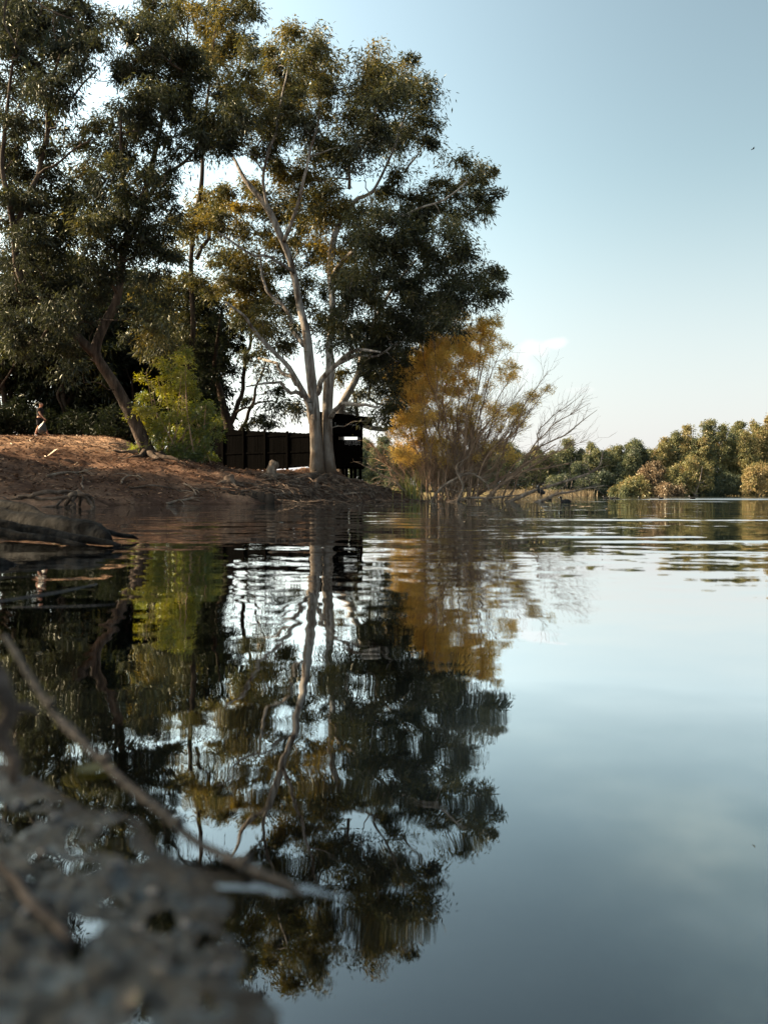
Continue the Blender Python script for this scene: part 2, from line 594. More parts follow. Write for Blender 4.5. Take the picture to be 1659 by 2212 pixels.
# ripples: a breeze ruffles the open water, the near water lies calm in the lee of the shore
patch = N('ShaderNodeTexNoise', Scale=.35, Detail=2.0)
L(g.outputs['Position'], patch.inputs['Vector'])
pm = mrange(patch.outputs[0], .35, .65, .55, 1.35)
far_amp = mth('MULTIPLY', mrange(Y, 1.2, 4.2, .02, .10, True), pm)
mid_amp = mth('MULTIPLY', mrange(Y, .45, 2.4, .025, .07, True), pm)
s1 = slope_noise((1.5, 3.4, 1), far_amp, 2.0, 3.1)
s2 = slope_noise((7, 13, 1), mid_amp, 2.0, 8.7)
s3 = slope_noise((.8, 1.3, 1), mrange(Y, .6, 6, .012, .05, True), 1.0, 1.9)
# finer radiating wavelets by the left shore
left = mrange(X, -.5, .4, 1.0, .1, True)
s4 = slope_noise((16, 26, 1), mth('MULTIPLY', left, mrange(Y, .3, 1.4, .035, .012, True)), 1.0, 5.5)
sl = vadd(vadd(s1, s2), vadd(s3, s4))


def band(y0, hw, x0, x1, slope, wob=.0, wsc=1.0):
    """one long wavelet front tilted towards the shore"""
    nz = N('ShaderNodeTexNoise', Scale=wsc, Detail=2.0)
    L(g.outputs['Position'], nz.inputs['Vector'])
    yy = mth('ADD', mth('ABSOLUTE', mth('SUBTRACT', mth('ADD', Y, mth('MULTIPLY', mth('SUBTRACT', nz.outputs[0], .5), wob)), y0)), 0.0)
    mk = mrange(yy, hw * .5, hw, 1, 0, True)
    e = mth('MULTIPLY', mrange(X, x0, x0 + (x1 - x0) * .25, 0, 1, True), mrange(X, x1 - (x1 - x0) * .2, x1, 1, 0, True))
    nz2 = N('ShaderNodeTexNoise', Scale=wsc * .9, Detail=1.0)
    mpz = N('ShaderNodeMapping')
    mpz.inputs['Location'].default_value = (y0 * 3.1, 2.0, 0)
    L(g.outputs['Position'], mpz.inputs[0])
    L(mpz.outputs[0], nz2.inputs['Vector'])
    mk = mth('MULTIPLY', mk, mrange(nz2.outputs[0], .36, .56, .1, 1, True))
    return mth('MULTIPLY', mth('MULTIPLY', mk, e), slope)


bands = None
for args in [(27.5, 1.1, 5.5, 30, -.16, 1.2, .25), (41, 3.5, 9.0, 70, -.16, 3.0, .12), (56, 4.0, 12.0, 90, -.14, 9.0, .10),
             (4.55, .13, .85, 2.0, -.065, .10, 2.0), (4.08, .12, .9, 2.3, -.06, .1, 2.0), (5.4, .1, .2, 1.6, -.05, .2, 2.0), (7.6, .22, 1.5, 4.4, -.045, .5, 1.0), (3.35, .07, 1.0, 1.9, -.04, .1, 3.0)]:
    bnd = band(*args)
    bands = bnd if bands is None else mth('ADD', bands, bnd)
# raised skin of water where the stick dips in
xm = mth('ADD', X, .06)
yc = mth('ADD', mth('SUBTRACT', Y, .487), mth('MULTIPLY', mth('MULTIPLY', xm, xm), 2.2))
yc = mth('ADD', yc, mth('MULTIPLY', xm, .16))
nzm = N('ShaderNodeTexNoise', Scale=38.0, Detail=3.0)
L(g.outputs['Position'], nzm.inputs['Vector'])
yc = mth('ADD', yc, mth('MULTIPLY', mth('SUBTRACT', nzm.outputs[0], .5), .016))
wid = mth('ADD', mth('MULTIPLY', mrange(mth('ABSOLUTE', mth('ADD', X, .075)), .0, .06, 1, 0, True), .011), .002)
mk_ = mth('MULTIPLY', mrange(mth('DIVIDE', mth('ABSOLUTE', yc), wid), .0, 1.0, 1, 0, True), mth('MULTIPLY', mrange(X, -.15, -.09, 0, 1, True), mrange(X, -.045, -.012, 1, 0, True)))
bands = mth('ADD', bands, mth('MULTIPLY', mk_, -.11))
cb = N('ShaderNodeCombineXYZ')
L(bands, cb.inputs[1])
cb.inputs[2].default_value = 1.0
k0 = N('ShaderNodeVectorMath', operation='MULTIPLY')
L(sl, k0.inputs[0])
k0.inputs[1].default_value = (.6, 1, 0)
nn = N('ShaderNodeVectorMath', operation='NORMALIZE')
L(vadd(k0.outputs[0], cb.outputs[0]), nn.inputs[0])
NRM = nn.outputs[0]

fr = N('ShaderNodeFresnel', IOR=1.33)
L(NRM, fr.inputs['Normal'])
fac = mrange(fr.outputs[0], .0, .25, .0, .96)
gl = N('ShaderNodeBsdfGlossy', Roughness=.0)
gl.inputs[0].default_value = (.92, .95, .97, 1)
L(NRM, gl.inputs['Normal'])
# murky body: clouds of silt
nm = N('ShaderNodeTexNoise', Scale=7.0, Detail=4.0, Roughness=.55)
L(g.outputs['Position'], nm.inputs['Vector'])
rm = ramp(N, [(.35, (.004, .006, .006)), (.5, (.010, .013, .013)), (.68, (.022, .026, .026))])
L(nm.outputs[0], rm.inputs[0])
silt = mth('MULTIPLY', mrange(X, .0, .25, 1.0, 7.0, True), mrange(Y, .7, 1.6, 1.0, .35, True))
sc_ = N('ShaderNodeVectorMath', operation='SCALE')
L(rm.outputs[0], sc_.inputs[0])
L(silt, sc_.inputs['Scale'])
df = N('ShaderNodeBsdfDiffuse')
L(sc_.outputs[0], df.inputs[0])
tr = N('ShaderNodeBsdfTransparent')
tr.inputs[0].default_value = (.78, .66, .50, 1)
dep = N('ShaderNodeAttribute', attribute_name='tint')
mxa = N('ShaderNodeMixShader')
L(mrange(dep.outputs['Fac'], .0, .045, 0, 1, True), mxa.inputs[0])
L(tr.outputs[0], mxa.inputs[1])
L(df.outputs[0], mxa.inputs[2])
mxb = N('ShaderNodeMixShader')
L(fac, mxb.inputs[0])
L(mxa.outputs[0], mxb.inputs[1])
L(gl.outputs[0], mxb.inputs[2])
L(mxb.outputs[0], out.inputs[0])
M['water'] = m
hq = GH.reshape(-1)[GQ]
wq = GQ[(hq.min(1) < .01) & (np.hypot(gv[GQ[:, 0], 0], gv[GQ[:, 0], 1]) < 900)]
used, inv = np.unique(wq.ravel(), return_inverse=True)
wv = gv[used].copy()
wdep = np.maximum(-wv[:, 2], 0)
wv[:, 2] = 0
tag(MB().add(wv, inv.reshape(-1, 4), None, wdep).build('water', M['water'], origin=(0, 0, 0)), kind='structure')


# ------------------------------------------------------------------ vegetation tools
def smooth_path(pts, step=.35, wob=0.0, seed=0):
    pts = np.asarray(pts, float)
    n = len(pts)
    if n == 2:
        seg = [(0, np.linspace(0, 1, max(3, int(np.linalg.norm(pts[1, :3] - pts[0, :3]) / step))))]
        out_ = pts[0] + (pts[1] - pts[0]) * seg[0][1][:, None]
    else:
        ext = np.concatenate([2 * pts[:1] - pts[1:2], pts, 2 * pts[-1:] - pts[-2:-1]])
        out_ = []
        for i in range(n - 1):
            p0, p1, p2, p3 = ext[i:i + 4]
            k = max(2, int(np.linalg.norm(p2[:3] - p1[:3]) / step))
            t = np.linspace(0, 1, k, endpoint=(i == n - 2))[:, None]
            out_.append(.5 * ((2 * p1) + (-p0 + p2) * t + (2 * p0 - 5 * p1 + 4 * p2 - p3) * t ** 2 + (-p0 + 3 * p1 - 3 * p2 + p3) * t ** 3))
        out_ = np.concatenate(out_)
    if wob:
        r = np.random.default_rng(seed)
        k = len(out_)
        w = np.zeros((k, 3))
        for f in (1.3, 2.7, 5.1):
            w += np.sin(np.linspace(0, f * 6.28, k)[:, None] + r.uniform(0, 6.28, 3)) * r.normal(0, 1, 3) / f
        w *= wob * np.sin(np.linspace(0, PI, k))[:, None]
        out_[:, :3] += w
    return out_


def leaves(mb, rng, cen, R, n_per, Lm, Wr, tint, droop=.8, ntw=14, spread=.2, flat=.8):
    cen = np.asarray(cen)
    m_ = len(cen)
    R = np.broadcast_to(R, (m_,))
    td = rng.normal(0, 1, (m_, ntw, 3))
    td[..., 2] = td[..., 2] * .8 + .35
    td = nrm(td)
    td[..., 2] *= flat
    tl = rng.uniform(.55, 1.15, (m_, ntw))
    ci = np.repeat(np.arange(m_), n_per)
    ti = rng.integers(0, ntw, len(ci))
    t = rng.uniform(0, 1, len(ci)) ** .6
    d = td[ci, ti]
    pos = cen[ci] + d * (R[ci] * t * tl[ci, ti])[:, None] + rng.normal(0, spread, (len(ci), 3)) * R[ci][:, None]
    pos[:, 2] -= .22 * R[ci] * t ** 2
    ax = nrm(d * .7 + rng.normal(0, .55, (len(ci), 3)) + np.array([0, 0, -droop]))
    sd = nrm(np.cross(ax, rng.normal(0, 1, (len(ci), 3))))
    ln_ = Lm * rng.uniform(.6, 1.3, len(ci))
    wd = ln_ * Wr * rng.uniform(.75, 1.2, len(ci))
    bend = nrm(np.cross(ax, sd)) * (ln_ * rng.uniform(-.12, .12, len(ci)))[:, None]
    v = np.stack([pos, pos + ax * (.42 * ln_)[:, None] + sd * (.5 * wd)[:, None] + bend, pos + ax * ln_[:, None], pos + ax * (.42 * ln_)[:, None] - sd * (.5 * wd)[:, None] + bend], 1).reshape(-1, 3)
    q = np.arange(len(ci) * 4).reshape(-1, 4)
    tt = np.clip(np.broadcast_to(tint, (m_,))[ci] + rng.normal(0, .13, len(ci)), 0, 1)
    mb.add(v, q, None, np.repeat(tt, 4))


def blob_clumps(rng, blobs, d, Rc, dens, zspread):
    """blobs: (px,py,rpx,tint[,depth offset]) -> clump centres, tints"""
    C, T = [], []
    for bl in blobs:
        px, py, rp, ti = bl[:4]
        dz = bl[4] if len(bl) > 4 else rng.uniform(-zspread, zspread)
        c = P(px, py, d + dz)
        r = rp / F * d
        n = max(2, int(dens * (r / Rc) ** 2))
        u = nrm(rng.normal(0, 1, (n, 3))) * (rng.uniform(.05, 1, n) ** .5)[:, None] * r * rng.uniform(.9, 1.25, n)[:, None]
        C.append(c + u * np.array([1, 1.1, .9]))
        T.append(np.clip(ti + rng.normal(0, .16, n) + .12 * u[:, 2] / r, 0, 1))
    return np.concatenate(C), np.concatenate(T)


def grow(mb, rng, limb_nodes, cen, tip_r=.008, k=.011, sides=5, up=.15):
    """connect every clump to the nearest wood, like twigs on branches"""
    nodes = np.array(limb_nodes)[:, :3]
    cap = np.array(limb_nodes)[:, 3]
    dmin = np.array([np.min(np.linalg.norm(nodes - c, axis=1)) for c in cen])
    order = np.argsort(dmin)
    K = 7
    paths, par = [], []
    owner = np.full(len(nodes), -1)
    for ci in order:
        c = cen[ci]
        dv = c - nodes
        dist = np.linalg.norm(dv, axis=1)
        cost = dist + .9 * np.maximum(0, -dv[:, 2]) + .25 * dist * (dv[:, 2] / np.maximum(dist, 1e-6) < .1)
        j = int(np.argmin(cost))
        a = nodes[j]
        l = max(dist[j], .05)
        mid = (a + c) / 2 + rng.normal(0, .10, 3) * l + np.array([0, 0, -up * .2 * l])
        t = np.linspace(0, 1, K)[:, None]
        p = (1 - t) ** 2 * a + 2 * t * (1 - t) * mid + t ** 2 * c
        p[1:-1] += rng.normal(0, .025, (K - 2, 3)) * l
        par.append((owner[j], cap[j]))
        paths.append(p)
        idx = len(paths) - 1
        nodes = np.concatenate([nodes, p[2:]])
        cap = np.concatenate([cap, np.full(K - 2, -1.0)])
        owner = np.concatenate([owner, np.full(K - 2, idx)])
    cnt = np.ones(len(paths))
    for i in range(len(paths) - 1, -1, -1):
        if par[i][0] >= 0:
            cnt[par[i][0]] += cnt[i]
    r0 = tip_r + k * np.sqrt(cnt)
    for i in range(len(paths)):
        if par[i][0] < 0 and par[i][1] > 0:
            r0[i] = min(r0[i], par[i][1] * .7)
    rad = np.linspace(0, 1, K)[None, :]
    rads = r0[:, None] * (1 - rad) + tip_r * rad * np.minimum(1, .5 + .25 * np.sqrt(cnt))[:, None]
    mb.tubes(np.array(paths), rads, sides)


def make_tree(name, label, cat, base, limbs, blobs, d, seed, leafm, trunkm, branchm, Rc=.55, n_per=230, Lm=.20, Wr=.21, dens=1.5, zs=3.0,
              tip_r=.008, k=.011, droop=.8, group=None, sides=10, extra=None, wob=.12, crown='crown', rough=.07):
    """limbs: lists of (px,py,width_px[,depth offset]) in the photograph's frame, placed at real depth d"""
    rng = np.random.default_rng(seed)
    root = thing(name, label, cat, base, group)
    tb, lb = MB(), MB()
    bb = tb
    nodes = []
    for li, lm in enumerate(limbs):
        pts = []
        for q in lm:
            dd = d + (q[3] if len(q) > 3 else 0.0)
            pts.append([*P(q[0], q[1], dd), q[2] / F * dd / 2])
        sp = smooth_path(pts, .3, wob, seed * 31 + li)
        tb.tube(sp[:, :3], sp[:, 3], sides, seed + li, rough)
        nodes += [list(x) for x in sp if x[2] > base[2] + 1.6]
    cen, tint = blob_clumps(rng, blobs, d, Rc, dens, zs)
    if extra is not None:
        cen = np.concatenate([cen, extra[0]])
        tint = np.concatenate([tint, extra[1]])
    grow(bb, rng, nodes, cen, tip_r, k)
    leaves(lb, rng, cen, Rc * rng.uniform(.5, 1.35, len(cen)), n_per, Lm, Wr, tint, droop)
    tb.build('trunk', trunkm, root)
    lb.build(crown, leafm, root, smooth=False)
    return root


# ------------------------------------------------------------------ the big pale eucalyptus
bt = G(697, 1026)
BTD = bt[1] + .25
print('BIG TREE base', bt)
limbsBT = [
    [(684, 1042, 46), (684, 1022, 38), (684, 980, 31), (682, 928, 26), (678, 843, 21), (665, 758, 19), (657, 702, 17), (634, 587, 15), (613, 523, 14), (581, 460, 14), (560, 428, 12), (528, 385, 9, .3), (509, 346, 6, .5), (481, 304, 4, .8), (462, 270, 2, 1.0)],
    [(714, 1045, 40, .2), (713, 1020, 31, .2), (711, 980, 24, .2), (711, 928, 22, .2), (712, 843, 22, .2), (717, 787, 18, .3), (711, 744, 15, .4), (711, 688, 14, .5), (707, 566, 14, .8), (712, 530, 13, 1), (726, 491, 12, 1.2), (775, 431, 9, 1.6), (807, 417, 7, 1.8), (850, 330, 5, 2.2), (880, 230, 4, 2.5)],
    [(680, 925, 17), (672, 897, 15), (660, 866, 14, -.2), (637, 826, 13, -.5), (609, 778, 10, -.9), (580, 739, 9, -1.2), (546, 702, 7, -1.5), (524, 679, 5, -1.8), (487, 651, 4, -2.2)],
    [(640, 830, 11, -.4), (620, 806, 8, .2), (592, 784, 7, .7), (558, 773, 4, 1.2)],
    [(652, 856, 9, -.3), (640, 845, 8, -.8), (609, 832, 6, -1.6), (569, 829, 5, -2.2), (532, 835, 3, -2.8)],
    [(658, 745, 14, .1), (640, 722, 10, .5), (609, 668, 8, 1.0), (575, 610, 6, 1.5), (560, 540, 4, 2.0)],
    [(684, 850, 14, -.1), (690, 838, 13, -.3), (702, 812, 12, -.7), (727, 787, 11, -1.2), (756, 761, 9, -1.8), (784, 756, 7, -2.4), (821, 760, 4, -3.0)],
    [(727, 787, 9, -1.2), (765, 772, 7, -1.2), (800, 768, 5, -1.0), (850, 745, 4, -.8), (905, 720, 3, -.6)],
    [(715, 900, 12, .1), (722, 889, 11, -.2), (744, 874, 9, -.8), (775, 872, 7, -1.6), (818, 880, 4, -2.6)],
    [(581, 460, 8, 0), (570, 390, 6, -.3), (590, 300, 5, -.6), (610, 200, 4, -1.0), (630, 110, 3, -1.2)],
    [(613, 523, 9, 0), (640, 450, 7, -.8), (660, 360, 6, -1.4), (690, 260, 5, -1.8), (685, 160, 3, -2.2)],
    [(712, 600, 9, .7), (760, 540, 8, -.6), (810, 500, 6, -1.5), (880, 460, 5, -2.4), (960, 430, 4, -2.8), (1010, 390, 3, -3.0)],
    [(711, 688, 9, .5), (770, 640, 8, 1.4), (850, 610, 6, 2.2), (940, 600, 5, 2.8), (1030, 590, 3, 3.2)],
    [(754, 407, 7, 1.4), (760, 330, 5, 1.6), (790, 240, 4, 1.8), (815, 160, 3, 2.0)],
    [(634, 587, 8, 0), (590, 560, 6, -1.2), (530, 540, 5, -2.0), (470, 500, 3, -2.6)],
]
blobsBT = [(640, 85, 45, .5), (600, 110, 50, .5), (690, 100, 38, .55), (560, 100, 45, .45), (650, 165, 60, .5), (600, 200, 60, .5), (700, 180, 45, .5), (550, 190, 45, .45), (655, 250, 60, .45), (580, 280, 55, .5),
           (820, 150, 50, .5), (790, 170, 45, .45), (865, 165, 45, .35), (900, 215, 45, .3), (930, 190, 20, .3), (780, 215, 45, .55), (840, 220, 40, .3), (735, 255, 40, .4),
           (850, 290, 60, .25), (790, 300, 60, .25), (905, 290, 40, .35), (935, 310, 18, .35), (740, 320, 50, .4), (690, 330, 55, .5), (620, 350, 50, .6), (655, 400, 55, .65), (600, 420, 50, .6),
           (1015, 375, 40, .5), (1040, 420, 30, .35), (990, 410, 35, .4), (1020, 455, 35, .3), (970, 450, 30, .4), (950, 395, 18, .4), (1045, 370, 18, .5), (1000, 345, 16, .55), (985, 500, 28, .3),
           (900, 440, 50, .3), (845, 400, 45, .35), (930, 480, 50, .25), (870, 500, 60, .25), (790, 470, 50, .5), (730, 440, 50, .6), (690, 470, 55, .65), (640, 490, 50, .65), (800, 540, 60, .4),
           (960, 540, 55, .15), (900, 580, 70, .18), (1000, 580, 45, .2), (1050, 600, 38, .2), (1080, 585, 20, .25), (1075, 630, 22, .25), (1010, 640, 45, .15), (950, 640, 60, .12), (860, 640, 70, .15), (790, 620, 60, .25), (740, 560, 50, .55),
           (720, 620, 45, .5), (690, 560, 45, .6), (650, 620, 50, .5), (600, 560, 50, .6), (560, 600, 50, .55), (520, 560, 50, .6), (480, 560, 45, .55), (450, 600, 35, .5), (600, 650, 45, .5), (540, 650, 45, .6), (490, 620, 40, .6),
           (830, 700, 60, .15), (900, 690, 60, .12), (960, 690, 40, .15), (760, 690, 50, .3), (700, 690, 40, .4), (860, 760, 55, .12), (800, 750, 45, .2), (880, 800, 45, .15), (830, 820, 40, .2), (790, 810, 35, .25), (850, 870, 28, .2), (820, 890, 20, .25),
           (640, 700, 35, .4), (600, 720, 35, .45), (560, 690, 35, .5), (510, 680, 35, .5), (740, 810, 25, .3), (620, 750, 25, .4), (570, 800, 25, .3), (540, 760, 28, .4), (600, 870, 15, .3), (640, 880, 14, .3), (740, 750, 30, .35),
           (560, 480, 50, .6), (500, 470, 45, .6), (450, 460, 40, .65), (480, 262, 42, .45), (505, 225, 38, .45), (455, 300, 34, .5), (515, 290, 36, .5), (540, 240, 40, .5), (430, 510, 40, .55), (540, 400, 35, .6), (470, 420, 30, .6)]
_r = random.Random(3)
blobsBT = [(b_[0], b_[1] + 26 * max(0, 1 - b_[1] / 260), *b_[2:]) if b_[0] < 720 else b_ for b_ in blobsBT]
blobsBT = [b_ if not (b_[0] < 735 and 270 < b_[1] < 690) else (*b_, _r.uniform(.6, 3.8)) for b_ in blobsBT]
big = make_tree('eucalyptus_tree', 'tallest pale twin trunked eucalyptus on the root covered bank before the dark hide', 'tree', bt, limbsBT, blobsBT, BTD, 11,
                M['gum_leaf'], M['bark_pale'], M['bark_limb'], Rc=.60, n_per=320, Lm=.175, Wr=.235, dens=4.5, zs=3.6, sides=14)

# exposed roots of the big tree, spilling down the bank to the water
rng = np.random.default_rng(77)
rb = MB()
for i in range(210):
    px0 = rng.uniform(560, 840)
    lo = 1034 + 26 * np.clip((700 - px0) / 150, -.1, 1) if px0 < 700 else 1034 + (px0 - 700) * .2
    py0 = rng.uniform(lo, 1074)
    a0 = G(px0, py0)
    ang = rng.choice([rng.uniform(-.5, .5), rng.uniform(PI - .5, PI + .5), rng.uniform(-2.4, -.7)])
    ln_ = rng.uniform(.5, 2.4)
    kk = 12
    pth = [a0[:2]]
    for s_ in range(kk):
        ang += rng.normal(0, .35)
        pth.append(pth[-1] + np.array([math.cos(ang), math.sin(ang)]) * ln_ / kk)
    pth = np.array(pth)
    zz = np.maximum(height(pth[:, 0], pth[:, 1]), -.05) + .03 + .08 * np.abs(np.sin(np.linspace(0, rng.uniform(2, 8), kk + 1) + rng.uniform(0, 6)))
    r0 = rng.uniform(.008, .024)
    rb.tube(np.column_stack([pth, zz]), np.linspace(r0, r0 * .4, kk + 1), 6, i, .12)
for (a_, b_, w_) in [((690, 1026), (600, 1052), 15), ((700, 1030), (660, 1075), 14), ((715, 1030), (790, 1060), 16), ((690, 1028), (560, 1040), 12), ((720, 1032), (745, 1076), 12), ((705, 1030), (850, 1052), 12)]:
    n_ = 16
    pts = []
    for t in np.linspace(0, 1, n_):
        gp = G(a_[0] + (b_[0] - a_[0]) * t + 5 * math.sin(9 * t + a_[0]), a_[1] + (b_[1] - a_[1]) * t)
        pts.append([gp[0], gp[1], gp[2] + .03, w_ / F * 29 / 2 * (1 - .75 * t)])
    pts = np.array(pts)
    rb.tube(pts[:, :3], pts[:, 3], 8, int(a_[0]), .1)
rb.build('roots', M['root'], big)

# ------------------------------------------------------------------ leaning eucalyptus on the left
lt = G(322, 984)
LTD = lt[1] + .2
print('LEAN TREE base', lt)
limbsLT = [
    [(334, 1000, 42), (322, 978, 30), (300, 930, 27), (275, 880, 25), (245, 825, 23), (222, 790, 22), (207, 762, 22), (214, 730, 20), (228, 698, 19), (250, 655, 17), (259, 610, 15), (262, 570, 14), (268, 540, 13), (285, 500, 15, .3), (302, 450, 14, .5), (318, 390, 12, .6), (332, 340, 10, .8), (345, 283, 8, 1), (360, 200, 6, 1.2), (380, 110, 4, 1.5)],
    [(212, 772, 20), (180, 742, 19, -.2), (140, 705, 18, -.6), (105, 690, 17, -1.0), (75, 650, 16, -1.3), (52, 610, 16, -1.5), (40, 560, 15, -1.6), (34, 500, 13, -1.7), (20, 430, 11, -1.8), (2, 360, 9, -1.9), (10, 280, 8, -2), (20, 180, 6, -2), (40, 60, 4, -2.2)],
    [(34, 500, 12, -1.7), (55, 430, 11, -1.6), (81, 378, 10, -1.4), (100, 300, 9, -1.2), (106, 230, 8, -1), (120, 150, 6, -.8), (150, 60, 4, -.6)],
    [(262, 565, 12, 0), (275, 480, 10, -.6), (270, 420, 8, -1), (262, 320, 7, -1.4), (262, 220, 5, -1.8)],
    [(302, 450, 9, .5), (360, 380, 8, 1.2), (420, 320, 6, 2.0), (470, 260, 4, 2.4)],
    [(106, 260, 5, -1.1), (160, 200, 4, -.5), (210, 150, 3, .2)],
    [(81, 378, 5, -1.4), (150, 330, 4, -2), (200, 300, 3, -2.4)],
]
blobsLT = [(30, 30, 60, .15), (90, 20, 60, .2), (160, 30, 55, .3), (205, 20, 35, .35), (40, 110, 60, .12), (110, 110, 55, .15), (170, 100, 45, .3), (205, 80, 28, .35), (30, 190, 55, .12), (95, 190, 50, .12), (160, 160, 35, .2), (15, 260, 40, .15), (75, 270, 40, .12), (105, 330, 32, .2), (30, 350, 40, .15),
           (60, 420, 40, .15), (110, 420, 35, .2), (20, 450, 45, .12),
           (290, 90, 60, .25), (340, 60, 60, .45), (390, 110, 65, .4), (320, 140, 60, .15), (270, 170, 40, .2), (350, 190, 60, .15), (420, 180, 55, .25), (455, 230, 50, .3), (400, 240, 50, .2), (320, 240, 60, .12), (260, 260, 50, .2), (210, 270, 40, .6), (190, 310, 30, .7), (240, 320, 45, .25),
           (300, 320, 50, .25), (370, 310, 50, .3), (430, 300, 40, .25), (480, 300, 40, .15), (510, 250, 35, .3), (250, 380, 45, .3), (190, 380, 45, .5), (150, 410, 40, .6), (310, 390, 40, .3), (360, 370, 30, .35), (220, 430, 50, .3), (290, 450, 50, .3), (350, 440, 40, .2), (170, 460, 45, .65), (110, 480, 45, .3),
           (60, 530, 55, .1), (130, 530, 55, .2), (200, 510, 45, .45), (330, 510, 45, .3), (240, 560, 50, .2), (180, 590, 50, .12), (110, 600, 55, .08), (40, 610, 55, .08), (310, 580, 45, .35), (350, 560, 35, .45), (300, 640, 40, .5), (340, 640, 35, .55), (150, 660, 45, .1), (60, 690, 50, .08), (20, 740, 40, .08), (120, 740, 45, .08), (170, 800, 25, .4), (350, 700, 35, .5), (310, 710, 35, .35)]
blobsLT += [(20, 60, 50, .1), (70, 70, 50, .1), (130, 60, 45, .15), (60, 150, 50, .08), (120, 240, 35, .1), (50, 310, 50, .08), (80, 380, 45, .08), (20, 400, 45, .06), (40, 480, 50, .06), (90, 560, 50, .06), (20, 560, 50, .05), (150, 620, 45, .06), (80, 650, 50, .05), (20, 680, 45, .05), (230, 480, 40, .25), (270, 520, 45, .2), (210, 620, 35, .1)]
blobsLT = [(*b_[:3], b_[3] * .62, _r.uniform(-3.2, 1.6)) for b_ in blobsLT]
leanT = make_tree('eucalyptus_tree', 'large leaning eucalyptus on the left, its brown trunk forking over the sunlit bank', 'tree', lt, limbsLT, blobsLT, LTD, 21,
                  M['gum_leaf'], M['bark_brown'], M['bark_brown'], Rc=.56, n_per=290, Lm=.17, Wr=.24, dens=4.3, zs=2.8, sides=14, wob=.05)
rb = MB()
for ph in np.linspace(0, 6.28, 9, endpoint=False):
    pts = []
    for t in np.linspace(0, 1, 10):
        x_, y_ = lt[0] + math.cos(ph + .4 * math.sin(3 * t)) * (.3 + 1.3 * t), lt[1] + .2 + math.sin(ph) * (.3 + 1.1 * t)
        pts.append([x_, y_, gz(x_, y_) + .10 * (1 - t) - .02, .12 * (1 - t) + .02])
    pts = np.array(pts)
    rb.tube(pts[:, :3], pts[:, 3], 8, int(ph * 10), .1)
rb.build('roots', M['bark_brown'], leanT)


def ground_at(px, d):
    x = (px - CX) / F * d
    return np.array([x, d, max(gz(x, d), 0)])


def gpy(px, d):
    return HY - (ground_at(px, d)[2] - CAM_H) / d * F


# ------------------------------------------------------------------ other trees on the near land
b = ground_at(405, 37)
yb = gpy(405, 37)
make_tree('eucalyptus_tree', 'tall golden topped eucalyptus rising out of the top of the frame behind the leaning tree', 'tree', b,
          [[(405, yb + 6, 18), (400, 860, 14), (418, 700, 11), (412, 560, 10), (432, 420, 9), (440, 280, 7), (455, 150, 5), (470, 30, 3)],
           [(425, 560, 9), (460, 480, 7), (480, 420, 4)], [(440, 280, 7), (500, 180, 5, 1), (530, 60, 3, 1.5)], [(440, 300, 6), (400, 150, 5, -1), (410, 30, 3, -1)]],
          [(430, 30, 55, .6), (490, 20, 50, .55), (380, 30, 40, .55), (530, 20, 35, .35), (470, 80, 50, .6), (420, 90, 50, .6), (510, 100, 45, .4), (450, 150, 45, .65), (540, -5, 25, .4), (500, 190, 35, .5),
           (480, 430, 35, .75), (440, 440, 35, .8), (420, 500, 45, .6), (400, 470, 35, .6), (380, 560, 40, .5), (360, 620, 45, .6), (330, 650, 45, .6), (380, 690, 40, .5), (350, 740, 40, .45), (410, 620, 35, .45), (390, 760, 35, .4), (300, 730, 35, .4)],
          37, 31, M['gum_leaf'], M['bark_dark'], M['bark_dark'], Rc=.7, n_per=260, Lm=.22, Wr=.25, dens=3.8, zs=2.0)

b = ground_at(492, 39)
yb = gpy(492, 39)
make_tree('eucalyptus_tree', 'dark forked tree with thin crown behind the left end of the screen fence', 'tree', b,
          [[(492, yb + 6, 26), (492, 930, 20), (488, 890, 17), (478, 840, 13), (466, 790, 10), (470, 730, 7), (480, 660, 4)],
           [(492, 925, 15), (505, 895, 12), (520, 850, 10), (530, 800, 8), (540, 740, 6), (545, 680, 4)],
           [(515, 935, 8, 1), (540, 890, 7, 1), (556, 830, 5, 1.2), (575, 780, 3, 1.4)], [(505, 895, 6), (540, 875, 4, -1), (590, 865, 3, -1.4)]],
          [(470, 650, 40, .4), (440, 700, 45, .2), (500, 690, 40, .25), (540, 690, 35, .3), (460, 750, 40, .1), (510, 740, 32, .15), (435, 770, 35, .1), (480, 800, 28, .1), (440, 830, 30, .08), (520, 800, 20, .15), (560, 760, 20, .3), (530, 870, 14, .2), (560, 900, 20, .1), (580, 915, 14, .12), (535, 915, 16, .1), (450, 880, 25, .08), (600, 840, 16, .3), (440, 640, 40, .4)],
          39, 41, M['dark_leaf'], M['bark_dark'], M['bark_dark'], Rc=.5, n_per=170, Lm=.22, Wr=.26, dens=2.4, zs=1.6)

